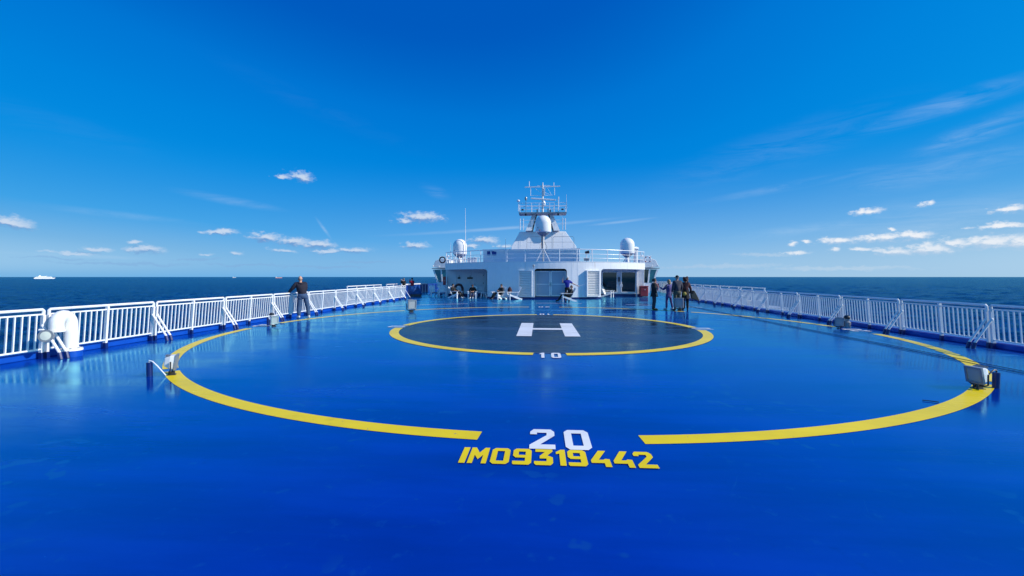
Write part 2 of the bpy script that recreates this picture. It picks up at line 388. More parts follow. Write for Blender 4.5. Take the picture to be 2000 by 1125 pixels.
# ------------------------------------------------------------------ sea, ship's deck and its paint
SEA_Z = -24.0
def build_sea():
    """one sheet to the horizon: real swell and chop where waves can be told apart, finer towards the ship"""
    rs = [30.0]
    while rs[-1] < 2600: rs.append(rs[-1] * 1.0125 + .15)
    rs += [3400, 5000, 9000, 20000, 90000]
    az = list(np.arange(-66, 66.01, .22)) + list(np.arange(70, 291, 5.0)); n = len(az); rs = np.array(rs)
    A = np.radians(np.array(az)); X = rs[:, None] * np.sin(A)[None]; Y = rs[:, None] * np.cos(A)[None]; Z = np.zeros_like(X)
    rg = np.random.RandomState(5)
    for lam, amp in ((46, .30), (33, .26), (24, .24), (17, .22), (13, .18), (9.5, .14), (7, .10), (5.2, .07)):
        for k in range(3):
            th = R(62) + rg.normal() * .55; ph = rg.rand() * 6.28; kk = 2 * math.pi / lam * rg.uniform(.85, 1.15)
            q = np.sin(kk * (X * math.cos(th) + Y * math.sin(th)) + ph + .8 * np.sin(X * .013 * rg.uniform(.6, 1.4) + Y * .017 + ph))
            Z += amp * .55 * (q + .35 * np.abs(q) ** 2)
    Z *= np.clip((2600 - rs) / 900, 0, 1)[:, None]
    vs = np.stack([X, Y, Z + SEA_Z], -1).reshape(-1, 3); nr = len(rs)
    i, j = np.meshgrid(np.arange(nr - 1), np.arange(n), indexing='ij'); j2 = (j + 1) % n
    fs = np.stack([i * n + j, (i + 1) * n + j, (i + 1) * n + j2, i * n + j2], -1).reshape(-1, 4)
    me = bpy.data.meshes.new('sea'); me.vertices.add(len(vs)); me.vertices.foreach_set('co', vs.ravel())
    me.loops.add(fs.size); me.loops.foreach_set('vertex_index', fs.ravel().astype(np.int32))
    me.polygons.add(len(fs)); me.polygons.foreach_set('loop_start', np.arange(0, fs.size, 4, dtype=np.int32)); me.polygons.foreach_set('loop_total', np.full(len(fs), 4, dtype=np.int32))
    me.update(calc_edges=True); me.validate(); me.polygons.foreach_set('use_smooth', np.ones(len(me.polygons), dtype=bool))
    if me.polygons[0].normal.z < 0: me.flip_normals()
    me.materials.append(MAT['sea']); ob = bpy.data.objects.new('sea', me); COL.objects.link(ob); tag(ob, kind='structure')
build_sea()

XL, XR, XW = -10.62, 11.02, 13.35       # helideck edges, edge of the wider forward deck
def build_deck():
    mb = MB()
    poly = [(XL - .22, -14), (XR + .22, -14), (XR + .22, 33.0), (XR + .22, 33.02), (XW + .6, 33.02), (XW + .2, 58), (10, 66), (-10, 66), (-XW, 58), (-XW, 33.02), (XL - .22, 33.02), (XL - .22, 33.0)]
    mb.prism(poly, -2.2, 0, 'z')
    dk = mb.build('ship_deck', 'deck_blue'); tag(dk, 'blue painted ship deck with helicopter landing markings', None, kind='structure')
    h = MB(); h.prism([(XL + .1, -14.5), (XR - .1, -14.5), (XR - .1, 24), (12.6, 26), (12.9, 57), (8, 70), (0, 78), (-8, 70), (-12.9, 57), (-12.6, 28), (XL + .1, 26)], SEA_Z - 1, -2.2, 'z')
    h.build('hull', 'white_paint', dk)
    k = MB()                                             # coaming along the helideck edge
    k.span((XL - .20, -14, 0), (XL - .02, 33.0, .15)); k.span((XR + .02, -14, 0), (XR + .20, 33.0, .15))
    k.build('coaming', 'blue_paint', dk, bevel=.02)
    w = MB(); w.span((XR + .24, 24.8, -.12), (XW + .5, 33.0, .004)); w.span((-XW, 27.6, -.12), (XL - .24, 33.0, .004)); w.build('side_platform', 'pale_deck', dk)
    CX, CY = .21, 14.55
    def arc(r0, r1, a0, a1, z, n=None):
        n = n or max(2, int(abs(a1 - a0) * 1.2)); vs = []; fs = []
        for i in range(n + 1):
            a = R(a0 + (a1 - a0) * i / n)
            vs += [(CX + r0 * math.sin(a), CY + r0 * math.cos(a), z), (CX + r1 * math.sin(a), CY + r1 * math.cos(a), z)]
        for i in range(n): fs.append((2 * i, 2 * i + 1, 2 * i + 3, 2 * i + 2))
        return vs, fs
    m = MB(); m.add([(CX + 4.9 * math.cos(2 * math.pi * j / 128), CY + 4.9 * math.sin(2 * math.pi * j / 128), .004) for j in range(128)], [tuple(range(128))])
    m.build('landing_spot', 'deck_charcoal', dk)
    inn, outr, aim = MB(), MB(), MB()
    for q in range(4):
        g = math.degrees(.37 / 5); inn.add(*arc(4.86, 5.14, 90 * q + g, 90 * q + 90 - g, .008))
        g = math.degrees(.87 / 10)
        outr.add(*arc(9.88, 10.12, 90 * q + g, 90 * q + 45 - .9, .004)); outr.add(*arc(9.88, 10.12, 90 * q + 45 + .9, 90 * q + 90 - g, .004))
    for a0, a1 in ((-44.5, -36.5), (-32, -20), (-13, -6), (-2, 10), (20.5, 28), (34, 39)): aim.add(*arc(13.55, 13.68, a0 * 1.08, a1 * 1.05, .004))
    inn.build('inner_ring', 'mark_yellow', dk); outr.build('outer_ring', 'mark_yellow', dk); aim.build('dashed_arc', 'mark_white', dk)
    # glyphs in a unit cell
    GL = {'I': [[(.1, 0), (.9, 0), (.9, 1), (.1, 1)]],
     'M': [[(0, 0), (.27, 0), (.27, .52), (.5, .24), (.73, .52), (.73, 0), (1, 0), (1, 1), (.75, 1), (.5, .66), (.25, 1), (0, 1)]],
     '0': [[(.16, 0), (.84, 0), (1, .12), (1, .88), (.84, 1), (.16, 1), (0, .88), (0, .12)], [(.3, .19), (.3, .81), (.7, .81), (.7, .19)]],
     '1': [[(.28, 0), (.72, 0), (.72, 1), (.40, 1), (.02, .84), (.02, .70), (.28, .74)]],
     '2': [[(0, .72), (0, .86), (.14, 1), (.86, 1), (1, .87), (1, .66), (.42, .21), (1, .21), (1, 0), (0, 0), (0, .18), (.68, .68), (.68, .81), (.28, .81), (.28, .72)]],
     '3': [[(.06, 1), (1, 1), (1, .86), (.72, .60), (1, .48), (1, .13), (.86, 0), (.1, 0), (0, .09), (0, .23), (.66, .23), (.66, .40), (.3, .40), (.3, .56), (.58, .82), (.06, .82)]],
     '4': [[(.52, 1), (.92, 1), (.42, .42), (.66, .42), (.76, .48), (1, .46), (1, 0), (.68, 0), (.68, .22), (0, .22), (0, .38)]],
     '9': [[(0, .54), (0, .88), (.15, 1), (.85, 1), (1, .88), (1, .12), (.86, 0), (.06, 0), (0, .07), (0, .21), (.66, .21), (.66, .42), (.14, .42)], [(.3, .59), (.3, .81), (.68, .81), (.68, .59)]],
     'H': [[(0, 0), (.24, 0), (.24, .443), (.76, .443), (.76, 0), (1, 0), (1, 1), (.76, 1), (.76, .557), (.24, .557), (.24, 1), (0, 1)]]}
    GL['O'] = GL['0']
    def write(name, txt, xs, w, h, M, m_, z):
        mb = MB()
        for ch, x in zip(txt, xs):
            wi = w * (.42 if ch == 'I' else .72 if ch == '1' else 1)
            vs, fs = outline([[(x + px * wi, py * h) for px, py in pl] for pl in GL[ch]])
            mb.add([M @ Vector((a, b, z)) for a, b, _ in vs], fs)
        return mb.build(name, m_, dk)
    T = Matrix.Translation
    write('letter_h', 'H', [-.92], 1.86, 3.5, T((.22, 12.4, 0)), 'mark_white', .012)
    for i in range(4):
        Rz = T((CX, CY, 0)) @ Matrix.Rotation(i * math.pi / 2, 4, 'Z')
        write('number_ten', '10', [-.23, .03], .21, .60, Rz @ T((0, -5.46, 0)), 'mark_white', .012)
        write('number_twenty', '20', [-.32, .05], .265, .55, Rz @ T((0, -10.29, 0)), 'mark_white', .008)
    xs = [.0]
    px = [212, 288, 468, 647, 822, 1000, 1098, 1280, 1460, 1640]
    write('registration_number', 'IMO9319442', [-.77 + (q - 212) / (1812 - 212) * 1.87 for q in px], .178, .36, T((0, 3.89, 0)), 'mark_yellow', .008)
    return dk
DECK = build_deck()

# ------------------------------------------------------------------ helideck railing, hinged panels
PANEL = 2.57
def make_panel():
    t = thing('railing_panel', '', 'railing', group='hinged railing panels along the helideck')
    ln = lambda z: .10 * (z - .1)                                  # leans a little inboard
    P = lambda y, z, x=0: (x + ln(z), y, z)
    e = PANEL / 2 - .05
    mb = MB(); mb.tube([P(-e, .90), P(-e, 1.02), P(-e + .02, 1.045), P(e - .02, 1.045), P(e, 1.02), P(e, .90)], .029, 8); mb.build('top_rail', 'rail_white', t, True)
    mb = MB(); mb.beam(P(-e, .945), P(e, .945), .03, .03); mb.build('middle_rail', 'rail_white', t)
    mb = MB(); mb.beam(P(-e, .205), P(e, .205), .035, .03); mb.build('bottom_rail', 'rail_white', t)
    for y in (-e, 0, e):
        mb = MB(); mb.beam(P(y, .13), P(y, 1.02 if y == 0 else .93), .05, .07, (1, 0, 0)); mb.build('post', 'rail_white', t)
    first = None
    for h in (-1, 1):
        for k in range(1, 10):
            if first is None:
                mb = MB(); mb.beam(P(0, .215), P(0, .935), .022, .030, (1, 0, 0)); first = b = mb.build('baluster', 'rail_white', t)
            else:
                b = first.copy(); COL.objects.link(b); b.parent = t
            b.location.y = h * k * e / 10
    for y in (-e + .015, e - .015):
        mb = MB(); mb.tube([P(y, .70, .02), (.45, y, .13)], .026, 8); mb.ball(P(y, .70, .02), .036, 8, 6); mb.build('brace', 'rail_white', t, True)
        f = MB(); f.tube([(.475, y, 0), (.44, y, .14)], .04, 8); f.build('brace_foot', 'dark_blue_paint', t)
    for y in (-e, 0, e):
        f = MB(); f.box((.012, y, .065), (.07, .06, .135)); f.build('post_foot', 'dark_blue_paint', t)
    return t
ORD = ['first', 'second', 'third', 'fourth', 'fifth', 'sixth', 'seventh', 'eighth', 'ninth', 'tenth', 'eleventh', 'twelfth']
proto = make_panel(); used = False
def panel(x, yc, rz, label):
    global used
    o = copy_tree(proto) if used else proto; used = True
    o.location = (x, yc, 0); o.rotation_euler.z = rz; o['label'] = label; return o
for k in range(-2, 10):
    yc = 8.38 + PANEL * (k + .5)
    if k == -1: lb = 'sunlit white railing panel just nearer than the white gooseneck vent, cut by the picture edge'
    elif k < -1: lb = 'white railing panel nearest the viewer on the sunlit port side'
    elif k == 0: lb = 'sunlit white railing panel that starts beside the white gooseneck vent'
    elif k == 9: lb = 'last and farthest sunlit white railing panel, next to the blue tarpaulin heap'
    else: lb = f'sunlit white railing panel, {ORD[k]} beyond the white gooseneck vent panel'
    if k < 9: panel(XL + .07, yc, 0, lb)
    else: panel(XL + .07, 8.38 + PANEL * 9 + .56, 0, lb).scale.y = .43
for k in range(-1, 10):
    yc = 8.54 + PANEL * (k + .5)
    if k == -1: lb = 'shaded white railing panel nearest the viewer on the starboard edge'
    elif k == 9: lb = 'farthest shaded white railing panel, behind the group of four people'
    else: lb = f'shaded white railing panel on the starboard edge, {ORD[k + 1]} counted from the viewer'
    if yc < 33: panel(XR - .07, yc, math.pi, lb)

# outer railing of the wider forward deck
def outer_panel(a, b, side, label):
    a = Vector(a); b = Vector(b); L = (b - a).length; d = (b - a).normalized(); n = max(2, round(L / 1.5))
    t = thing('outer_railing', label, 'railing', (*a, 0), math.atan2(d.y, d.x), 'outer railings of the forward deck')
    mb = MB(); mb.beam((0, 0, 1.08), (L, 0, 1.08), .10, .05); mb.build('top_rail', 'rail_white', t)
    mb = MB(); mb.beam((0, 0, .90), (L, 0, .90), .04, .04); mb.beam((0, 0, .12), (L, 0, .12), .04, .04); mb.build('lower_rail', 'rail_white', t)
    for i in range(n + 1):
        mb = MB(); x = min(max(.03, L * i / n), L - .03); mb.box((x, 0, .53), (.05, .06, 1.06)); mb.build('post', 'rail_white', t)
    mb = MB(); k = int(L / .13)
    for i in range(1, k): mb.box((L * i / k, 0, .51), (.022, .022, .76))
    mb.build('infill_bars', 'rail_white', t)
for i, (y0, y1) in enumerate(((28.4, 31.5), (31.55, 34.7), (35.9, 39.4))):
    outer_panel((-13.2, y0), (-13.2, y1), 1, ['white outer railing behind the sunlit row, nearest length on the port side', 'white outer railing on the port side, ending at the gap', 'white outer railing on the port side just past the gap, by the person in black'][i])
for i in range(5):
    y0 = 25.2 + 3.2 * i
    outer_panel((12.75, y0 + .03), (12.75 + .1, y0 + 3.17), -1, ['nearest outer white railing on the starboard side, its free end against the sea', 'second outer white railing on the starboard side', 'third outer white railing on the starboard side', 'fourth outer white railing on the starboard side, right of the curly haired woman', 'fifth outer white railing on the starboard side, behind the four people'][i])

def bulwark(name, label, pts, h, mat, cap=None, capm='rail_white'):
    t = thing(name, label, 'bulwark'); mb = MB()
    for a, b in zip(pts, pts[1:]):
        mb.beam((*a, h / 2), (*b, h / 2), .08, h)
    mb.build('plating', mat, t)
    for a, b in zip(pts, pts[1:]):
        L = (Vector(b) - Vector(a)).length
        for i in range(1, int(L / 1.1)):
            q = Vector(a).lerp(Vector(b), i / int(L / 1.1)); dx = -.07 if q.x > 0 else .07
            MB().box((q.x + dx, q.y, h / 2 - .03), (.10, .03, h - .08)).build('stiffener', mat, t)
    if cap:
        mb = MB()
        for a, b in cap: mb.beam((*a, h + .06), (*b, h + .06), .16, .11)
        mb.build('rail_cap', capm, t)
bulwark('port_bulwark', 'blue steel bulwark with a white capping rail at the port deck edge', [(-13.25, 39.5), (-13.2, 50), (-12.6, 57)], .92, 'navy_paint', [((-13.25, 39.5), (-13.23, 43.4)), ((-13.23, 43.6), (-13.2, 48.6))])
bulwark('starboard_bulwark', 'white steel bulwark at the starboard deck edge behind the standing people', [(13.0, 41.2), (13.6, 50), (13.2, 58), (11, 62)], 1.10, 'white_paint', [((13.0, 41.2), (13.6, 50)), ((13.6, 50), (13.2, 58))])
bulwark('low_coaming', 'low white steel coaming below the starboard outer railing', [(12.62, 25.3), (12.72, 41.0)], .34, 'white_paint')
for i in range(4):
    y = 27.2 + i * 2.6
    t = thing('deck_locker', ['white deck locker behind the starboard railing, nearest of four', 'white deck locker, second behind the starboard railing', 'white deck locker, third behind the starboard railing', 'white deck locker, farthest behind the starboard railing'][i], 'locker', (12.0, y, 0), 0, 'lockers behind the starboard railing')
    MB().box((0, 0, .24), (.7, 1.5, .44)).build('body', 'plastic_white', t, bevel=.03)
    MB().box((0, 0, .50), (.76, 1.56, .07)).build('lid', 'grey_metal', t, bevel=.02)

# ------------------------------------------------------------------ deckhouse with its bowed after wall
DC, DR = (.27, 43.85), 10.65
def AP(s, z, off=0):                                   # point on the bowed wall: arc length s from the middle, height z, off proud of it
    a = s / DR; r = DR + off
    return (DC[0] + r * math.sin(a), DC[1] - r * math.cos(a), z)
def DG(x): return DR * math.radians(x)
def arcpoly(mb, rings, t0, t1):
    """closed outline in (s,z) bent round the wall, solid between offsets t0 and t1"""
    n = len(rings); vs = [AP(s, z, t0) for s, z in rings] + [AP(s, z, t1) for s, z in rings]
    fs = [tuple(range(n)), tuple(range(2 * n - 1, n - 1, -1))] + [(i, i + n, (i + 1) % n + n, (i + 1) % n) for i in range(n)]
    mb.add(vs, fs)
def arcwall(mb, s0, s1, z0, z1, t0=-.14, t1=0, step=.45):
    n = max(1, round(abs(s1 - s0) / step)); k = 4; vs = []; fs = []
    for i in range(n + 1):
        s = s0 + (s1 - s0) * i / n
        vs += [AP(s, z0, t1), AP(s, z1, t1), AP(s, z1, t0), AP(s, z0, t0)]
    for i in range(n):
        for j in range(4): fs.append((i * 4 + j, i * 4 + (j + 1) % 4, i * 4 + 4 + (j + 1) % 4, i * 4 + 4 + j))
    fs += [(0, 1, 2, 3), tuple(n * 4 + j for j in (3, 2, 1, 0))]
    mb.add(vs, fs)
def arcfillet(mb, s, z, r, sx, t0=-.14, t1=0):
    """rounded corner in an opening's upper corner; sx = +1 for a right-hand corner"""
    pts = [(s, z)] + [(s - sx * r + sx * r * math.cos(q), z - r + r * math.sin(q)) for q in [math.pi / 2 * i / 6 for i in range(7)]]
    arcpoly(mb, pts, t0, t1)
DH = thing('deckhouse', 'white deckhouse with bowed after wall, sheltered corners, louvres and double doors', 'deckhouse', (0, 0, 0))
ZT, ZO = 2.90, 2.36
S0, S1, SL, SD0, SD1, SR = DG(-55.5), DG(55.5), DG(-25.2), DG(-3.9), DG(9.6), DG(25.0)
mb = MB(); mb2 = MB()
arcwall(mb, S0, S1, ZO, ZT)                            # band over the openings
arcwall(mb, SL, SD0, .14, ZO); arcwall(mb, SD1, SR, .14, ZO)
arcfillet(mb, SL, ZO, .28, 1); arcfillet(mb, SD0, ZO, .2, -1); arcfillet(mb, SD1, ZO, .2, 1); arcfillet(mb, SR, ZO, .28, -1)
mb.build('bowed_wall', 'white_paint', DH)
mb = MB(); arcwall(mb, SL, SD0, 0, .14, -.14, .03); arcwall(mb, SD1, SR, 0, .14, -.14, .03); mb.build('plinth', 'dark_blue_paint', DH)
mb = MB(); arcwall(mb, S0, S1, ZT, ZT + .03, -.2, .02); mb.build('wall_cap', 'white_gloss', DH)
mb = MB()                                              # vertical weld seams
for a in (-21, -15, 11.6, 14.2, 17.6, 21, 30, 40, 48): arcwall(mb, DG(a), DG(a) + .018, (ZO + .02 if abs(a) > 25.2 or a > 25 else .16), ZT - .01, 0, .004, 1)
mb.build('weld_seams', 'white_gloss', DH)
# roof slab and block behind the shelters
mb = MB(); pts = [AP(S0 + (S1 - S0) * i / 40, 0, -.15)[:2] for i in range(41)]
mb.prism(pts + [(9.3, 52), (-8.7, 52)], 2.44, 2.56, 'z'); mb.build('roof', 'blue_paint', DH)
mb = MB()
BW = 38.4
mb.span((-8.35, BW, 0), (-3.9, BW + .12, 2.44)); mb.span((4.3, BW, 0), (8.95, BW + .12, 2.44))        # back walls of the shelters
mb.span((-8.47, BW, 0), (-8.35, 52, 2.44)); mb.span((8.95, BW, 0), (9.07, 52, 2.44)); mb.span((-8.47, 51.88, 0), (9.07, 52, 2.44))
a = AP(SL, 0, -.14); mb.span((-4.02, a[1] + .05, 0), (-3.9, BW, 2.44)); a = AP(SR, 0, -.14); mb.span((4.3, a[1] + .05, 0), (4.42, BW, 2.44))
mb.build('inner_walls', 'white_paint', DH)
MB().span((-8.36, BW - .03, 0), (-4.03, BW - .002, .2)).build('base_strip', 'dark_blue_paint', DH); MB().span((4.43, BW - .03, 0), (8.96, BW - .002, .22)).build('base_strip', 'dark_blue_paint', DH)
for q in (AP(S0 + .1, 0, -.08), AP(S1 - .1, 0, -.08)):
    mb = MB(); mb.tube([(q[0], q[1], 0), (q[0], q[1], ZO)], .05, 10); mb.build('corner_pillar', 'white_gloss', DH, True)
mb = MB(); mb.span((8.40, BW - .16, 0), (8.52, BW - .035, 2.43)); mb.build('downpipe', 'white_gloss', DH, bevel=.02)
# steel door in the port shelter
def flat_door(x0, x1, z0, z1, y, m):
    mb = MB(); mb.span((x0, y - .04, z0), (x1, y - .003, z1)); dd = mb.build('door', m, DH, bevel=.02)
    mb = MB(); mb.span((x0 + .06, y - .1, 1.05), (x0 + .2, y - .042, 1.1)); mb.build('handle', 'grey_metal', dd); 
    mb = MB()
    for z in (.4, 1.1, 1.8): mb.span((x1 - .03, y - .065, z), (x1 + .05, y - .042, z + .12))
    mb.build('hinges', 'grey_metal', dd)
flat_door(-6.05, -5.15, .25, 2.15, BW, 'white_paint')
mb = MB()
for x in (-4.9, -6.3, -7.6): mb.tube([(x, BW - .03, .25), (x, BW - .03, 2.4)], .022, 6)
mb.build('wall_pipes', 'white_paint', DH)
for x0, x1 in ((5.50, 6.72), (7.18, 8.40)):
    x1 = min(x1, 8.34)
    mb = MB()
    for lo, hi in (((x0 - .1, .32), (x0, 2.22)), ((x1, .32), (x1 + .06, 2.22)), ((x0, 2.13), (x1, 2.22)), ((x0, .32), (x1, .41))):
        mb.span((lo[0], BW - .07, lo[1]), (hi[0], BW - .003, hi[1]))
    fr = mb.build('window', 'white_gloss', DH, bevel=.012)
    MB().span((x0, BW - .045, .41), (x1, BW - .004, 2.13)).build('pane', 'dark_glass', fr)
# double door in the middle, set back
mb = MB(); dy = AP(SD1, 0)[1] + .45
xa, xb = AP(SD0, 0)[0] + .0, AP(SD1, 0)[0] - .0
mb.span((xa - .14, dy + .05, 0), (xa - .01, dy + .17, ZO)); mb.span((xb + .01, dy + .05, 0), (xb + .14, dy + .17, ZO)); mb.span((xa - .14, dy + .05, ZO), (xb + .14, dy + .17, 2.43))
pa, pb = AP(SD0, 0, -.14), AP(SD1, 0, -.14)
mb.span((pa[0] - .12, pa[1], 0), (pa[0] - .005, dy + .05, ZO)); mb.span((pb[0] + .005, pb[1], 0), (pb[0] + .12, dy + .05, ZO))
mb.build('door_recess', 'dark_metal', DH)
mb = MB(); mb.span((xa, dy - .5, 0), (xb, dy + .05, .16)); mb.build('threshold', 'dark_blue_paint', DH)
xm = (xa + xb) / 2
for x0, x1, hs in ((xa + .04, xm - .01, 1), (xm + .01, xb - .04, -1)):
    mb = MB(); z0, z1 = .2, 2.2; w = .09
    for lo, hi in (((x0, z0), (x0 + w, z1)), ((x1 - w, z0), (x1, z1)), ((x0 + w, z1 - w), (x1 - w, z1)), ((x0 + w, z0), (x1 - w, z0 + w)), ((x0 + w, 1.12), (x1 - w, 1.18))):
        mb.span((lo[0], dy - .06, lo[1]), (hi[0], dy + .02, hi[1]))
    lf = mb.build('door_leaf', 'white_gloss', DH, bevel=.008)
    MB().span((x0 + w, dy - .03, z0 + w), (x1 - w, dy, z1 - w)).build('pane', 'door_pane', lf)
    hx = x1 - .05 if hs > 0 else x0 + .05
    MB().span((hx - .03, dy - .12, 1.0), (hx + .03, dy - .062, 1.3)).build('handle', 'steel', lf)
# louvred vents standing proud of the wall
def louvre(xc, w, off, rot, label, mat='white_paint'):
    a = math.asin((xc - DC[0]) / DR); p = AP(a * DR, 0, off)
    g = thing('louvre_vent', label, 'vent', (p[0], p[1], 0), rot, 'louvre vents on the deckhouse wall')
    mb = MB(); h0, h1 = .20, 2.24
    for lo, hi in (((-w / 2, h0), (-w / 2 + .06, h1)), ((w / 2 - .06, h0), (w / 2, h1)), ((-w / 2 + .06, h1 - .06), (w / 2 - .06, h1)), ((-w / 2 + .06, h0), (w / 2 - .06, h0 + .06))):
        mb.span((lo[0], 0, lo[1]), (hi[0], .36, hi[1]))
    mb.build('casing', mat, g)
    MB().span((-w / 2 + .06, .16, h0 + .06), (w / 2 - .06, .2, h1 - .06)).build('backing', 'white_paint', g)
    mb = MB(); n = 15
    for i in range(n):
        z = h0 + .1 + (h1 - h0 - .2) * i / (n - 1); mb.beam((-w / 2 + .06, .07, z), (w / 2 - .06, .07, z), .14, .018, (0, .62, .78))
    mb.build('slats', mat, g)
louvre(-1.17, 1.06, .10, R(-6), 'shaded white louvre vent on the bowed wall left of the double doors')
louvre(4.06, 1.16, .22, R(24), 'sunlit white louvre vent on the bowed wall right of the double doors')

# roof-edge railing, bent round the bow
t = thing('roof_railing', 'white three bar railing curving along the deckhouse roof edge', 'railing')
ss = [S0 + (S1 - S0) * i / 60 for i in range(61)]
for z, r in ((3.88, .03), (3.52, .017), (3.2, .017)):
    MB().tube([AP(s, z, -.08) for s in ss], r, 8).build('rail_bar', 'rail_white', t, True)
for i, a in enumerate((-55, -50, -45, -40, -35, -29, -23.7, -16, -8, 6.5, 14, 21, 28.5, 35.5, 42, 47, 51.5, 55)):
    s = DG(a); MB().tube([AP(s, 2.93, -.08), AP(s, 3.88, -.08)], .03, 8).build('stanchion', 'rail_white', t, True)
for a in (-22.5, 19.6):
    s = DG(a); MB().tube([AP(s, 2.93, -.08), AP(s - .22 * (1 if a > 0 else -1) * -1, 3.86, -.08)], .022, 8).build('stay', 'rail_white', t, True)
# wind screen on the roof
t = thing('wind_screen', 'long white windscreen box on the deckhouse roof behind the curved railing', 'windscreen', (0, 35.5, 2.56), R(-7.5))
MB().span((-4.9, 0, 0), (3.18, .10, 1.46)).build('panel', 'white_paint', t)
MB().span((-4.95, -.03, 1.46), (3.23, .6, 1.50)).build('top_plate', 'white_gloss', t)
MB().span((-4.9, .10, 0), (-4.8, .58, 1.46)).build('end_plate', 'white_paint', t); MB().span((3.08, .10, 0), (3.18, .58, 1.46)).build('end_plate', 'white_paint', t)
MB().span((-4.55, -.03, 1.0), (-3.75, -.003, 1.34)).build('hatch', 'navy_paint', t)
mb = MB()
for z in (.95, 1.25): mb.span((1.1, -.05, z), (3.0, -.003, z + .05))
mb.span((-3.9, -.05, 1.28), (2.9, -.003, 1.32)); mb.build('trim', 'rail_white', t)

# ------------------------------------------------------------------ domes
def dome(label, loc, d=1.25, h=1.42, ped=.9, legs=True, M='white_gloss'):
    t = thing('satellite_dome', label, 'satellite dome', loc, 0, 'satellite domes on the deckhouse')
    r = d / 2; prof = [(r * .80, 0), (r * .97, .04), (r, .10), (r, h - r)] + [(r * math.cos(a), h - r + r * math.sin(a)) for a in [math.pi / 2 * i / 12 for i in range(1, 13)]]
    MB().lathe(prof, 40).build('radome', M, t, True)
    MB().lathe([(.18, -.30), (r * .72, -.10), (r * .80, 0)], 28).build('underside', 'grey_metal', t, True)
    if legs:
        MB().lathe([(.16, -ped), (.16, -.3)], 16).build('pedestal', 'white_gloss', t, True)
        for a in (.5, 2.6, 4.7):
            MB().tube([(.6 * math.cos(a), .6 * math.sin(a), -ped), (.12 * math.cos(a), .12 * math.sin(a), -.32)], .04, 8).build('strut', 'white_gloss', t, True)
    MB().box((-.42, -r * .86, .35), (.05, .05, .05)).build('fitting', 'dark_metal', t)
    return t
dome('white satellite dome on the port end of the deckhouse roof, left of the mast', (-7.30, 38.5, 3.74), ped=1.18)
dome('white satellite dome on the starboard end of the deckhouse roof, right of the mast', (7.66, 38.5, 3.76), ped=1.2)
dome('white satellite dome held on a rusty pole in front of the mast housing', (.21, 33.95, 5.22), legs=False, h=1.36)
t = thing('dome_pole', 'rust stained white pole with stays carrying the middle satellite dome', 'pole', (.21, 33.86, 2.6))
MB().tube([(0, 0, 0), (0, 0, 2.36)], .085, 12).build('pole', 'rusty_white', t, True)
MB().tube([(-.10, -.05, 1.25), (-.10, -.05, 2.5), (-.16, -.08, 2.72), (-.26, -.5, 2.78), (-.30, -.62, 2.72)], .03, 8).build('rust_pipe', 'rust', t, True)
for sx in (-1, 1):
    MB().tube([(sx * .55, -.1, .3), (0, -.05, 1.42)], .03, 8).build('stay', 'rail_white', t, True)
MB().tube([(.09, 0, 1.9), (.3, .1, 1.5), (.16, 0, 1.1), (.45, .2, .9)], .016, 6).build('cable', 'black_rubber', t, True)
MB().tube([(0, .02, 2.1), (-.35, .6, 1.3)], .008, 5).build('wire', 'dark_metal', t)

# ------------------------------------------------------------------ radar mast
t = thing('radar_mast', 'white radar mast on its sloping housing above the deckhouse', 'mast', (.30, 40, 2.56)); o = Vector((.30, 40, 2.56))
q = lambda x, z: (x - .30, z - 2.56)
hp = [q(-2.78, 2.57), q(3.38, 2.57), q(3.38, 4.62), q(2.40, 6.1), q(-2.0, 6.1), q(-2.78, 4.62)]; LEAN = .42
MB().add([(x, LEAN * z, z) for x, z in hp] + [(x, 4.5, z) for x, z in hp], [tuple(range(6)), tuple(range(11, 5, -1))] + [(i, i + 6, (i + 1) % 6 + 6, (i + 1) % 6) for i in range(6)]).build('housing', 'white_paint', t, bevel=.03)
mb = MB()
for a, b in ((-2.6, -1.0), (-.7, 1.5), (1.8, 3.2)): mb.beam((a - .3, LEAN * 1.6 - .01, 1.6), (b - .3, LEAN * 1.6 - .01, 1.6), .03, .2)
mb.build('vent_slots', 'dark_metal', t)
mb = MB()
for x in (-1.9, -.9, .2, 1.2, 2.1): mb.beam((x - .29, LEAN * 1.8, 1.8), (x - .29, LEAN * 3.50, 3.50), .02, .02)
mb.build('seams', 'white_gloss', t)
for sx in (-1, 1):
    c = .2
    def raked(pts, y0, y1, m):                     # plates that lean back as they rise
        n = len(pts); MB().add([(x, y0 + .32 * (z - 3.56), z) for x, z in pts] + [(x, y1, z) for x, z in pts], [tuple(range(n)), tuple(range(2 * n - 1, n - 1, -1))] + [(i, i + n, (i + 1) % n + n, (i + 1) % n) for i in range(n)]).build('tower_leg' if m == 'white_paint' else 'tower_web', m, t)
    raked([q(c + sx * 1.62, 6.12), q(c + sx * 1.05, 6.12), q(c + sx * .62, 7.72), q(c + sx * .98, 7.72)], .75, 2.0, 'white_paint')
    raked([q(c + sx * 1.04, 6.12), q(c + sx * .95, 6.12), q(c + sx * .54, 7.72), q(c + sx * .61, 7.72)], .9, 2.2, 'dark_metal')
MB().span((-2.35, .6, 5.16), (2.15, 2.2, 5.28)).build('platform', 'grey_metal', t)
mb = MB()
for z in (6.14, 5.80):
    mb.tube([(-2.32, .62, z), (2.12, .62, z), (2.12, 2.18, z), (-2.32, 2.18, z)], .02, 6, True)
for x in (-2.32, -1.15, -.45, .55, 1.0, 2.12):
    for y in (.62, 2.18): mb.tube([(x, y, 5.28), (x, y, 6.14)], .022, 6)
mb.build('platform_railing', 'rail_white', t)
mb = MB()
for z in (4.45, 4.1):
    mb.tube([(-2.2, .1, z), (2.0, .1, z)], .016, 6)
for x in (-2.2, -1.9, 1.75, 2.0): mb.tube([(x, .1, 3.54), (x, .1, 4.6)], .035, 6)
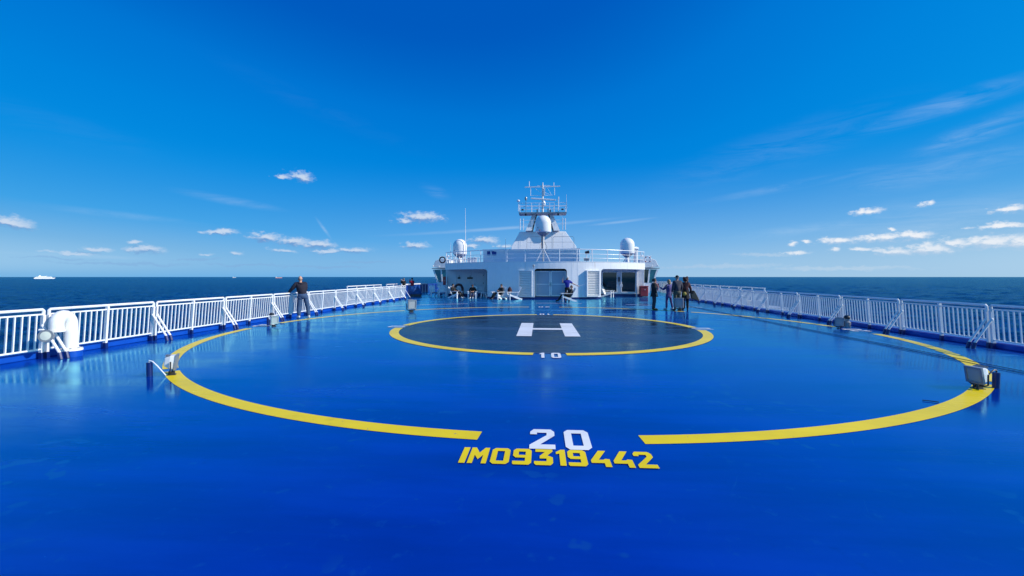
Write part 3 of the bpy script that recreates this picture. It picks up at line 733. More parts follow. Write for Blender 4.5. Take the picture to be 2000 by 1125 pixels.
for x in (-1.1, 1.0): mb.tube([(x, .1, 3.54), (x, .1, 4.45)], .02, 6)
mb.build('housing_railing', 'rail_white', t)
mb = MB()
for x0, x1 in ((-1.55, -.2), (-.1, .75), (.85, 2.75)):
    mb.tube([(x0, -.55, 0), (x0, -.55, 2.75), (x0 + .1, -.55, 2.85), (x1 - .1, -.55, 2.85), (x1, -.55, 2.75), (x1, -.55, 0)], .016, 6); mb.tube([(x0, -.55, 2.35), (x1, -.55, 2.35)], .012, 6)
mb.build('guard_rails', 'grey_metal', t)
MB().tube([(-.1, 1.0, 5.28), (-.1, 1.0, 7.5), (-.1, 1.0, 8.12)], [.10, .08, .05], 12).build('mast_pole', 'old_white', t, True)
MB().beam((-1.8, 1.0, 7.72), (1.55, 1.0, 7.76), .07, .09).build('yard', 'white_gloss', t)
mb = MB()
for x, zt in ((-1.38, 8.28), (.95, 8.12)): mb.tube([(x, 1, 7.76), (x, 1, zt)], .03, 8)
mb.build('yard_antennas', 'white_gloss', t, True)
mb = MB()
for x in (-1.25, 1.02): mb.tube([(x, 1, 7.72), (x, 1, 6.92)], .028, 6)
mb.tube([(-1.25, 1, 6.92), (1.02, 1, 6.92)], .014, 6); mb.tube([(-.1, 1, 7.3), (.7, 1, 6.92)], .01, 5); mb.tube([(-1.0, 1, 7.7), (-.1, 1, 7.05)], .01, 5); mb.tube([(.3, 1, 7.7), (.75, 1, 6.92)], .01, 5)
mb.tube([(-.6, 1, 7.85), (.6, 1, 7.85)], .02, 6)
mb.build('loop_antenna', 'white_gloss', t)
MB().box((.06, .9, 7.25), (.14, .2, .66)).build('signal_box', 'white_gloss', t)
MB().beam((-1.22, .75, 6.60), (1.12, .75, 6.42), .16, .13).build('radar_scanner', 'white_gloss', t, bevel=.03)
MB().lathe([(.18, 5.9), (.2, 6.2), (.1, 6.42)], 16, (-.02, .8, 0)).build('scanner_base', 'white_gloss', t, True)
mb = MB(); mb.tube([(-2.4, .6, 5.28), (-2.4, .6, 6.3)], .022, 6); mb.ball((-2.4, .6, 6.36), (.15, .15, .11), 14, 8); mb.build('mushroom_antenna', 'white_gloss', t, True)
mb = MB(); mb.tube([(-1.68, .6, 5.28), (-1.68, .6, 6.45)], .025, 6); mb.lathe([(.09, 6.42), (.11, 6.5), (.11, 6.66), (.06, 6.72)], 12, (-1.68, .6, 0)); mb.build('mast_lamp', 'grey_metal', t, True)
mb = MB(); mb.tube([(1.38, .6, 5.28), (1.38, .6, 6.7)], .04, 6); mb.box((1.38, .6, 6.5), (.22, .05, .05)); mb.build('wind_vane', 'white_gloss', t)
MB().tube([(2.15, .6, 5.6), (2.12, .6, 6.9)], .014, 6).build('whip', 'white_gloss', t)
for x in (-2.0, 1.75): MB().box((x, .52, 5.5), (.22, .14, .14)).build('floodlight', 'dark_metal', t, bevel=.02)
mb = MB()
for x in (-1.7, 1.35): mb.lathe([(.05, 4.95), (.09, 5.0), (.09, 5.16)], 12, (x, .7, 0))
mb.build('under_lamps', 'dark_metal', t, True)
mb = MB(); mb.tube([(-.62, .62, 5.28), (-.62, .62, 5.55)], .05, 6); mb.tube([(.4, .62, 5.28), (.4, .62, 5.62)], .04, 6); mb.tube([(.62, .62, 5.28), (.62, .62, 5.5)], .05, 6); mb.build('platform_fittings', 'dark_metal', t)
MB().tube([(1.4, .7, 5.16), (1.95, .2, 4.5)], .008, 5).build('wire', 'rail_white', t)

# ------------------------------------------------------------------ slender antennas
def whip(label, loc, h, r=.03):
    t = thing('whip_antenna', label, 'antenna', loc, 0, 'whip antennas on the deckhouse roof')
    MB().tube([(0, 0, 0), (0, 0, h * .25), (0, 0, h)], [r, r, r * .35], 8).build('rod', 'rail_white', t, True); MB().lathe([(r * 2.4, 0), (r * 2.4, .05), (r * 1.6, .25)], 10).build('base', 'grey_metal', t, True)
whip('tall thin white whip antenna beside the port satellite dome', (-6.70, 38.0, 2.56), 5.3, .035)
whip('short white antenna rod standing at the windscreen on the roof', (-2.80, 34.4, 2.56), 2.25, .04)
whip('small white whip antenna near the port end of the roof', (-8.3, 39.2, 2.56), 2.35, .025)

# clutter on the roof ends
t = thing('life_ring_rack', 'white rack of pipes and frames below the port satellite dome', 'rack', (-7.7, 37.6, 2.56))
mb = MB()
for x0, x1 in ((-.6, .0), (.1, .5), (.9, 1.25)):
    for z in (.3, .7): mb.tube([(x0, 0, z), (x1, .2, z)], .03, 6)
    for x in (x0, x1): mb.tube([(x, .1, 0), (x, .1, .95)], .035, 6)
mb.tube([(.25, 0, 0), (.5, 0, .9), (.75, 0, 0)], .05, 6); mb.tube([(.75, 0, 0), (1.0, 0, .9), (1.1, 0, 0)], .05, 6)
mb.build('frame', 'rail_white', t)
t = thing('white_bucket_box', 'open topped white box on the roof beside the port dome', 'box', (-5.95, 37.2, 2.56))
MB().prism([(-.28, 0), (.28, 0), (.36, .82), (-.36, .82)], -.3, .3).build('body', 'plastic_white', t)
MB().box((0, 0, .83), (.78, .66, .03)).build('rim', 'rail_white', t)
t = thing('ladder_hoop', 'white ladder hoops on the roof at the end of the windscreen', 'ladder', (-5.35, 35.6, 2.56))
mb = MB()
for x in (-.15, .12): mb.tube([(x - .1, 0, 0), (x - .1, 0, .75), (x, 0, .85), (x + .12, 0, .75), (x + .12, 0, 0)], .022, 6)
mb.build('hoops', 'rail_white', t)
t = thing('search_light', 'black searchlight on the roof right of the windscreen', 'searchlight', (3.75, 35.3, 2.56))
MB().tube([(0, 0, 0), (0, 0, 1.05)], .04, 8).build('stand', 'rail_white', t, True)
MB().tube([(-.12, -.05, 1.15), (.2, .0, 1.2)], [.09, .13], 12).build('lamp', 'dark_metal', t, True); MB().box((0, .05, .6), (.4, .3, .22)).build('control_box', 'grey_metal', t)
t = thing('vent_cowl', 'white vent cowl at the foot of the starboard dome', 'vent', (8.45, 38.7, 2.56))
MB().tube([(0, 0, 0), (0, 0, 1.5), (.05, -.15, 1.75)], [.2, .18, .2], 14).build('pipe', 'white_gloss', t, True)
MB().lathe([(.26, 0), (.26, .12)], 14).build('flange', 'white_gloss', t)

# ------------------------------------------------------------------ bridge wings
def wing(sx, label, c):
    t = thing('bridge_wing', label, 'bridge wing', (0, 46, 0), 0, 'bridge wings beyond the deckhouse'); X = lambda x: c + sx * x
    def pr(pts, a, b): return MB().prism([(X(x), z) for x, z in pts], a, b)
    pr([(10.2, 2.70), (11.45, 2.70), (12.05, 2.82), (11.75, 3.50), (11.1, 3.72), (10.2, 3.62)], 0, 3).build('upper_casing', 'white_paint', t, bevel=.03)
    pr([(10.2, 2.52), (12.12, 2.60), (12.12, 2.68), (10.2, 2.68)], -.12, 3.1).build('eyebrow', 'grey_metal', t)
    pr([(10.2, 0), (11.15, 0), (11.25, 1.08), (10.2, 1.08)], 0, 3).build('lower_casing', 'white_paint', t)
    w = pr([(11.42, 1.1), (11.56, 1.1), (12.05, 2.51), (11.86, 2.51)], -.02, .1).build('window_frame', 'white_gloss', t)
    pr([(10.92, 1.1), (11.06, 1.1), (11.20, 2.51), (11.04, 2.51)], -.02, .1).build('window_frame', 'white_gloss', t)
    pr([(10.2, 1.1), (10.32, 1.1), (10.32, 2.51), (10.2, 2.51)], -.02, .1).build('window_frame', 'white_gloss', t)
    pr([(11.06, 1.1), (11.42, 1.1), (11.86, 2.51), (11.20, 2.51)], .02, .06).build('pane', 'teal_glass', t)
    pr([(10.32, 1.1), (10.92, 1.1), (11.04, 2.51), (10.32, 2.51)], .02, .06).build('pane', 'teal_glass' if sx < 0 else 'dark_glass', t)
    mb = MB(); mb.add([(X(11.56), .1, 1.1), (X(11.56), 2.9, 1.1), (X(12.05), 2.9, 2.51), (X(12.05), .1, 2.51)], [(0, 1, 2, 3)])
    mb.add([(X(11.50), .1, 1.1), (X(11.50), 2.9, 1.1), (X(11.99), 2.9, 2.51), (X(11.99), .1, 2.51)], [(3, 2, 1, 0)]); mb.build('side_window', 'teal_glass', t)
    mb = MB()
    for x in (10.5, 10.9, 11.3): mb.tube([(X(x), .3, 3.6), (X(x), .3, 3.95)], .03, 6)
    mb.tube([(X(10.2), .3, 3.95), (X(11.4), .3, 3.95)], .02, 6); mb.ball((X(10.35), .1, 3.95), .13, 10, 8); mb.ball((X(12.0), .0, 2.9), .07, 8, 6); mb.ball((X(11.35), -.05, 2.86), .06, 8, 6)
    mb.build('roof_fittings', 'rail_white', t)
    mb = MB(); mb.span((min(X(8.6), X(10.2)), .4, 2.5), (max(X(8.6), X(10.2)), 3, 2.72)); mb.build('walkway', 'grey_metal', t)
    mb = MB()
    for z in (3.5, 3.15): mb.tube([(X(8.7), .5, z), (X(10.2), .5, z)], .02, 6)
    for x in (8.7, 9.2, 9.7, 10.15): mb.tube([(X(x), .5, 2.72), (X(x), .5, 3.5)], .025, 6)
    mb.build('walkway_railing', 'rail_white', t)
wing(-1, 'port bridge wing with slanted teal windows, far left of the deckhouse', .27 + .05)
wing(1, 'starboard bridge wing with slanted windows, sunlit, far right of the deckhouse', .27 + .1)
for sx, lb in ((-1, 'life ring and coiled hose hung on the port roof end railing'), (1, 'red and white life ring hung on the starboard roof end railing')):
    t = thing('life_ring', lb, 'life ring', (.27 + sx * 9.35, 39.2, 3.3))
    MB().tube([(.26 * math.cos(a), 0, .26 * math.sin(a)) for a in [2 * math.pi * i / 20 for i in range(20)]], .06, 8, True).build('ring', 'plastic_white' if sx > 0 else 'dark_metal', t, True)
    for k in range(4):
        a = R(45 + 90 * k); MB().tube([(.26 * math.cos(a + e), 0, .26 * math.sin(a + e)) for e in (-.16, 0, .16)], .064, 8).build('band', 'red_box', t, True)

# ------------------------------------------------------------------ fittings in the shelters
t = thing('storage_bin', 'dark red upright storage bin at the right end of the deckhouse', 'bin', (8.98, 37.95, 0))
MB().span((-.34, -.3, .03), (.34, .3, .86)).build('body', 'red_box', t, bevel=.06)
MB().span((-.36, -.32, .865), (.36, .32, .94)).build('lid', 'red_box', t, bevel=.03); MB().box((.05, -.315, .62), (.06, .02, .06)).build('latch', 'plastic_white', t)
t = thing('wall_fire_hose_box', 'dark red fire box fixed to the port corner of the deckhouse', 'fire box', (-8.62, 38.2, 1.0))
MB().span((-.14, -.2, 0), (.14, .14, .75)).build('body', 'red_box', t, bevel=.02); MB().box((0, -.215, .4), (.05, .02, .12)).build('handle', 'grey_metal', t)
for x, lb, w in ((-7.3, 'small dark lamp on the shelter wall nearer the corner pillar', .22), (-6.3, 'long dark lamp on the shelter wall beside the steel door', .5)):
    t = thing('wall_lamp', lb, 'lamp', (x - .05, BW - .03, 1.55), 0, 'wall lamps in the port shelter')
    MB().span((-w / 2, -.14, 0), (w / 2, 0, .14)).build('housing', 'black_rubber', t, bevel=.03); MB().tube([(0, -.05, .14), (0, -.02, .3)], .02, 6).build('arm', 'black_rubber', t)
t = thing('wall_phone', 'black intercom with cable between the two dark shelter windows', 'intercom', (6.93, BW - .02, 1.3))
MB().span((-.06, -.1, 0), (.06, 0, .42)).build('handset', 'black_rubber', t, bevel=.02); MB().tube([(0, -.05, 0), (.02, -.06, -.25), (.1, -.05, -.35), (.12, -.03, -.1)], .012, 6).build('cord', 'dark_metal', t, True)
MB().span((.08, -.08, -.45), (.3, 0, -.2)).build('socket_box', 'plastic_white', t, bevel=.01)
t = thing('arched_frame', 'dark maroon arched chair back leaning on the port shelter wall', 'frame', (-7.12, 36.6, 0), 0, None, .78)
pts = [(-.42, 0, 0), (-.46, .1, .6), (-.40, .2, 1.05), (-.2, .25, 1.3), (.05, .26, 1.36), (.3, .25, 1.28), (.46, .2, 1.0), (.5, .1, .6), (.48, 0, 0)]
MB().tube(pts, .14, 10).build('arch', 'maroon', t, True); MB().span((-.4, .0, .28), (.42, .2, .52)).build('crossbar', 'maroon', t, bevel=.05)
t = thing('wall_bell', 'small round alarm bell on the wall over the double doors', 'bell', AP(DG(-4.3), 2.6, .02))
MB().ball((0, -.04, 0), (.07, .05, .07), 12, 8).build('gong', 'grey_metal', t, True); MB().tube([(0, -.03, -.06), (0, -.03, -.22)], .02, 6).build('conduit', 'grey_metal', t)
# covered gear at the end of the port railing
t = thing('covered_gear', 'lumpy gear under a blue tarpaulin at the end of the port railing', 'tarpaulin', (-11.15, 37.2, 0))
mb = MB(); mb.ball((0, 0, .42), (.52, .6, .52), 20, 14); mb.ball((-.25, .1, .6), (.35, .4, .32), 16, 10); mb.ball((.3, -.1, .25), (.40, .45, .34), 16, 10)
cv = mb.build('cover', 'tarp', t, True)
rm = cv.modifiers.new('remesh', 'REMESH'); rm.mode = 'VOXEL'; rm.voxel_size = .05; rm.use_smooth_shade = True
tx = bpy.data.textures.new('folds', 'CLOUDS'); tx.noise_scale = .28; dm = cv.modifiers.new('folds', 'DISPLACE'); dm.texture = tx; dm.strength = .14
mb = MB(); mb.box((.3, -.52, .1), (.9, .2, .2)); mb.build('base', 'dark_metal', t)
# white winch with curved arm beside the port wing
t = thing('deck_winch', 'white boxy winch with a curved arm by the port bridge wing', 'winch', (-10.15, 43.2, 0))
MB().span((-.12, -.12, 0), (.12, .12, .6)).build('post', 'dark_metal', t); MB().span((-.35, -.3, .62), (.45, .3, 1.15)).build('drum_box', 'plastic_white', t, bevel=.05)
MB().tube([(-.3, 0, .9), (-.35, 0, 1.3), (-.5, 0, 1.5), (-.85, 0, 1.55)], .06, 8).build('arm', 'plastic_white', t, True); MB().box((.05, -.32, .8), (.12, .04, .12)).build('hub', 'dark_metal', t)

# ------------------------------------------------------------------ gooseneck vent and its round lamp
t = thing('gooseneck_vent', 'fat white gooseneck vent pipe on a blue base at the port railing', 'vent', (-10.27, 8.59, 0))
pts = [(.05, .05, .14), (.05, .05, .70)]
for i in range(1, 13):
    a = math.pi * i / 12; pts.append((.05 - (.13 - .13 * math.cos(a)) * .08, .05 - (.13 - .13 * math.cos(a)) * .99, .70 + .20 * math.sin(a)))
pts.append((pts[-1][0], pts[-1][1], .60))
MB().tube(pts, .12, 24).build('pipe', 'white_paint', t, True)
MB().lathe([(.13, .13), (.19, .13), (.19, .17), (.13, .19)], 28, (.05, .05, 0)).build('flange', 'white_gloss', t, True)
MB().lathe([(.18, 0), (.18, .13)], 28, (.05, .05, 0)).build('base', 'blue_paint', t, True)
mb = MB()
for k in range(8): mb.lathe([(.022, .17), (.022, .195)], 6, (.05 + .16 * math.cos(k * .785), .05 + .16 * math.sin(k * .785), 0))
mb.build('bolts', 'grey_metal', t)
MB().lathe([(.14, .57), (.14, .62)], 24, (pts[-1][0], pts[-1][1], 0)).build('lip', 'white_gloss', t, True)
t = thing('round_lamp', 'round grey floodlight with cream lens clamped to the railing brace by the vent', 'floodlight', (-10.12, 8.10, .52))
Mx = Matrix.Rotation(R(-60), 3, 'Z') @ Matrix.Rotation(R(104), 3, 'X')
Mx = Vector((.35, -.93, .14)).to_track_quat('Z', 'Y').to_matrix()
MB().lathe([(.05, -.12), (.10, -.06), (.125, 0), (.13, .03), (.095, .032)], 28, (0, 0, 0), Mx).build('housing', 'grey_metal', t, True)
MB().lathe([(.09, .030), (.09, .036), (.02, .046)], 28, (0, 0, 0), Mx).build('lens', 'cream_lens', t, True)
MB().tube([(-.16, 0, .12), (-.1, .02, .12), (-.06, .03, .06)], .025, 8).build('bracket', 'rail_white', t, True)

# ------------------------------------------------------------------ helideck floodlights
def flood(label, loc, face, s=1.0, tilt=-8, white=True, cable=True):
    """head points along 'face' (degrees from +Y to +X)"""
    t = thing('deck_floodlight', label, 'floodlight', loc, -R(face), 'floodlights around the landing circle', s)
    Rt = Matrix.Rotation(R(tilt), 3, 'X'); c = Vector((0, 0, .27)); Pm = lambda x, y, z: tuple(c + Rt @ Vector((x, y, z)))
    mb = MB()
    A = [(-.125, .07, -.135), (.125, .07, -.135), (.125, .07, .135), (-.125, .07, .135)]; B = [(-.115, -.02, -.125), (.115, -.02, -.125), (.115, -.02, .125), (-.115, -.02, .125)]; D = [(-.075, -.11, -.08), (.075, -.11, -.08), (.075, -.11, .08), (-.075, -.11, .08)]
    vs = [Pm(*q) for q in A + B + D]; fs = [(0, 1, 2, 3), (11, 10, 9, 8)]
    for k in range(2):
        for i in range(4): fs.append((k * 4 + i, k * 4 + (i + 1) % 4, k * 4 + 4 + (i + 1) % 4, k * 4 + 4 + i))
    mb.add(vs, fs); mb.build('housing', 'plastic_white' if white else 'dark_blue_paint', t, bevel=.016)
    mb = MB()
    for a, b in (((-.14, -.15), (-.108, .15)), ((.108, -.15), (.14, .15)), ((-.108, .118), (.108, .15)), ((-.108, -.15), (.108, -.118))):
        vs = [Pm(x, y, z) for x in (a[0], b[0]) for y in (.062, .098) for z in (a[1], b[1])]
        mb.add(vs, [(0, 1, 3, 2), (4, 6, 7, 5), (0, 4, 5, 1), (2, 3, 7, 6), (0, 2, 6, 4), (1, 5, 7, 3)])
    mb.build('bezel', 'grey_metal', t)
    vs = [Pm(x, y, z) for x in (-.108, .108) for y in (.072, .084) for z in (-.118, .118)]
    MB().add(vs, [(0, 1, 3, 2), (4, 6, 7, 5), (0, 4, 5, 1), (2, 3, 7, 6), (0, 2, 6, 4), (1, 5, 7, 3)]).build('glass', 'lamp_glass', t)
    mb = MB()
    for sx in (-1, 1): mb.tube([Pm(sx * .155, 0, .02), (sx * .155, 0, .10), (sx * .10, 0, .07)], .014, 6)
    mb.tube([(-.10, 0, .07), (.10, 0, .07)], .018, 6); mb.build('yoke', 'dark_metal', t)
    mb = MB(); mb.span((-.045, -.05, .0), (-.015, .05, .08)); mb.span((.015, -.05, 0), (.045, .05, .08)); mb.span((-.07, -.07, 0), (.07, .07, .014)); mb.build('foot', 'dark_metal', t)
    mb = MB()
    for k in range(4): mb.add([Pm(x, y, z) for x in (-.09, .09) for y in (-.10 + .022 * k, -.092 + .022 * k) for z in (.10 + .006 * k, .135)], [(0, 1, 3, 2), (4, 6, 7, 5), (0, 4, 5, 1), (2, 3, 7, 6), (0, 2, 6, 4), (1, 5, 7, 3)])
    mb.build('cooling_fins', 'grey_metal', t)
    return t
def cpost(label, loc, to, h=.24, cm='rail_white'):
    t = thing('cable_post', label, 'cable post', loc, 0, 'cable posts of the floodlights')
    MB().lathe([(.045, 0), (.045, h), (.035, h + .004)], 16).build('tube', 'dark_blue_paint', t, True)
    a = Vector((0, 0, h)); b = Vector(to) - Vector(loc); m_ = (a + b) / 2 + Vector((0, 0, .08))
    MB().tube([a, a + Vector((0, 0, .035)), a * .8 + b * .2 + Vector((0, 0, .065)), m_ - Vector((0, 0, .03)), b], .010, 8).build('cable', cm, t, True)
flood('square white floodlight on the near port arc of the yellow ring, seen from behind', (-6.50, 7.10, 0), 55, .88)
cpost('dark blue cable post left of the near port floodlight', (-6.80, 6.98, 0), (-6.50, 6.98, .02))
flood('large square floodlight on the near starboard arc of the yellow ring', (6.77, 7.05, 0), -98, .86, -12)
cpost('dark blue cable post right of the near starboard floodlight', (7.10, 7.12, 0), (6.86, 7.06, .14), cm='black_rubber')
flood('floodlight at the port railing beside the white painted number', (-9.25, 14.25, 0), 120, .9)
cpost('dark blue cable post behind the floodlight at the port railing', (-9.62, 14.5, 0), (-9.3, 14.2, .03), .30)
flood('dark backed floodlight at the starboard railing beside the white painted number', (10.0, 15.0, 0), -150, .9, white=False)
cpost('dark blue cable post at the starboard railing behind the floodlight', (10.35, 15.4, 0), (10.1, 15.2, .1), .22)
flood('white floodlight standing alone on the far port arc of the ring', (-6.30, 20.5, 0), 140, 1.5)
flood('blue backed floodlight at the feet of the standing people', (7.07, 22.2, 0), -140, 1.6, white=False)
t = thing('bollard_light', 'small white beacon light with dark top at the starboard railing', 'beacon', (10.62, 15.55, 0))
MB().lathe([(.12, 0), (.12, .16), (.07, .2), (.07, .28)], 14).build('body', 'grey_metal', t, True); MB().lathe([(.09, .28), (.10, .34), (.05, .40)], 14).build('cap', 'dark_metal', t, True)
t = thing('bollard_light', 'small white beacon light at the port railing behind the floodlight', 'beacon', (-9.75, 14.9, 0))
MB().lathe([(.10, 0), (.10, .16), (.07, .2), (.07, .34)], 14).build('body', 'plastic_white', t, True); MB().lathe([(.08, .34), (.09, .38), (.04, .43)], 14).build('cap', 'dark_metal', t, True)
for x, lb in ((8.60, 'black cable lying along the starboard deck, inboard of the pair'), (8.80, 'black cable lying along the starboard deck, outboard of the pair')):
    pts = [(x + .012 * math.sin(y * .9 + x * 7), y, .013) for y in [5 + .5 * i for i in range(43)]]
    tag(MB().tube(pts, .006, 6).build('deck_cable', 'black_rubber', None, True), lb, 'cable', 'cables along the starboard deck')
tag(MB().tube([(5.33, 6.30, .012), (5.40, 6.27, .012), (5.47, 6.21, .012)], .006, 6).build('cable_stub', 'black_rubber', None, True), 'short black cable stub lying on the blue deck inside the ring', 'cable')

# ------------------------------------------------------------------ plastic deck chairs
def make_chair():
    t = thing('deck_chair', '', 'chair', group='white reclining deck chairs by the deckhouse'); M = 'plastic_white'    # faces +y
    mb = MB()
    for i in range(6):
        y = .38 - i * .115; z = .38 - .13 * (.38 - y) / .6; mb.box((0, y, z), (.52, .10, .025), Matrix.Rotation(R(12), 3, 'X'))
    mb.build('seat', M, t, bevel=.006)
    mb = MB()
    for i in range(5):
        x = -.22 + .11 * i; top = .98 - .9 * (x * x); mb.beam((x * .8, -.24, .26), (x * 1.12, -.58, top), .095, .022, (0, 1, 0))
    mb.beam((-.27, -.40, .62), (.27, -.40, .62), .03, .06); mb.build('backrest', M, t, bevel=.006)
    for sx in (-1, 1):
        x = sx * .335
        MB().prism([(x - .065, .44), (x + .075, .44), (x + .055, -.36), (x - .045, -.36)], .56, .585, 'z').build('armrest', M, t, bevel=.006)
        MB().beam((sx * .30, .34, 0), (sx * .30, .34, .56), .05, .10, (1, 0, 0)).build('front_leg', M, t)
        mb = MB(); mb.beam((sx * .275, -.62, .03), (sx * .275, .40, .40), .03, .11); mb.build('rear_leg', M, t)
    return t
cproto = make_chair(); cused = False
def chair(x, y, face, label):
    """face in degrees from +Y to +X"""
    global cused
    o = copy_tree(cproto) if cused else cproto; cused = True
    o.location = (x, y, 0); o.rotation_euler.z = -R(face); o['label'] = label; return o
chair(-6.75, 33.9, 118, 'white deck chair of the leftmost seated person in black')
chair(-5.42, 33.9, 178, 'white deck chair facing the viewer, second from the left, occupied')
chair(-3.22, 32.6, 222, 'white deck chair holding the person in black nearest the louvre vent')
chair(-2.05, 32.2, 250, 'empty white deck chair between the seated people and the louvre vent')
chair(1.85, 30.0, 262, 'white deck chair in front of the double doors')
chair(5.72, 36.6, 118, 'empty white deck chair left of the dark shelter windows')
chair(-8.6, 37.0, 160, 'shaded white deck chair near the port corner, in front')
chair(-9.5, 37.5, 150, 'shaded white deck chair near the port corner, farthest left')
chair(-5.2, 36.9, 175, 'shaded white deck chair against the shelter wall')
t = thing('side_table', 'small white slatted side table between the deck chairs', 'table', (-4.60, 34.5, 0))
mb = MB()
for i in range(5): mb.box((0, -.2 + .1 * i, .45), (.52, .085, .025))
mb.build('table_top', 'plastic_white', t)
for x in (-.2, .2):
    for y in (-.17, .17): MB().beam((x * 1.15, y, 0), (x * .8, y, .438), .05, .05).build('leg', 'plastic_white', t)

# ------------------------------------------------------------------ people: one skinned body, clothes and hair as its children
def skin_mesh(name, nodes, edges, m, parent, root, sub=1):
    """nodes: {key: (pos, radius)}; edges between keys; the surface grown by the Skin modifier, then kept as a plain mesh"""
    keys = list(nodes); me = bpy.data.meshes.new(name)
    me.from_pydata([tuple(nodes[k][0]) for k in keys], [(keys.index(a), keys.index(b)) for a, b in edges], [])
    ob = bpy.data.objects.new(name, me); COL.objects.link(ob)
    ob.modifiers.new('skin', 'SKIN').use_smooth_shade = True
    ly = me.skin_vertices[0] if len(me.skin_vertices) else me.skin_vertices.new()
    for i, k in enumerate(keys):
        r = nodes[k][1]; ly.data[i].radius = (r, r) if not isinstance(r, tuple) else r; ly.data[i].use_root = k == root or (root == 'h' and k[0] == 'h')
    sb = ob.modifiers.new('sub', 'SUBSURF'); sb.levels = sb.render_levels = sub
    me2 = bpy.data.meshes.new_from_object(ob.evaluated_get(bpy.context.evaluated_depsgraph_get()))
    me2.name = name; ob.modifiers.clear(); ob.data = me2; bpy.data.meshes.remove(me)
    me2.materials.clear(); me2.materials.append(MAT[m]); me2.polygons.foreach_set('use_smooth', [True] * len(me2.polygons))
    if parent is not None: ob.parent = parent
    return ob
STAND = dict(pelvis=(0, 0, .95), waist=(0, .0, 1.10), chest=(0, .0, 1.30), neck=(0, -.01, 1.47), jaw=(0, .015, 1.55), head=(0, .02, 1.64),
    sho_r=(.165, -.01, 1.41), elb_r=(.235, -.03, 1.13), wri_r=(.245, .06, .89), sho_l=(-.165, -.01, 1.41), elb_l=(-.235, -.03, 1.13), wri_l=(-.245, .06, .89),
    hip_r=(.092, 0, .90), kne_r=(.105, .02, .50), ank_r=(.11, -.03, .085), toe_r=(.135, .135, .035), hip_l=(-.092, 0, .90), kne_l=(-.105, .02, .50), ank_l=(-.11, -.03, .085), toe_l=(-.135, .135, .035))
SEAT = dict(STAND, pelvis=(0, -.12, .42), waist=(0, -.20, .55), chest=(0, -.30, .74), neck=(0, -.36, .92), jaw=(0, -.34, .99), head=(0, -.33, 1.08),
    sho_r=(.165, -.33, .86), elb_r=(.29, -.20, .62), wri_r=(.20, .04, .64), sho_l=(-.165, -.33, .86), elb_l=(-.29, -.20, .62), wri_l=(-.20, .04, .64),
    hip_r=(.09, -.10, .43), kne_r=(.12, .36, .52), ank_r=(.10, .62, .12), toe_r=(.12, .78, .06), hip_l=(-.09, -.10, .43), kne_l=(-.12, .36, .52), ank_l=(-.10, .66, .12), toe_l=(-.12, .82, .06))
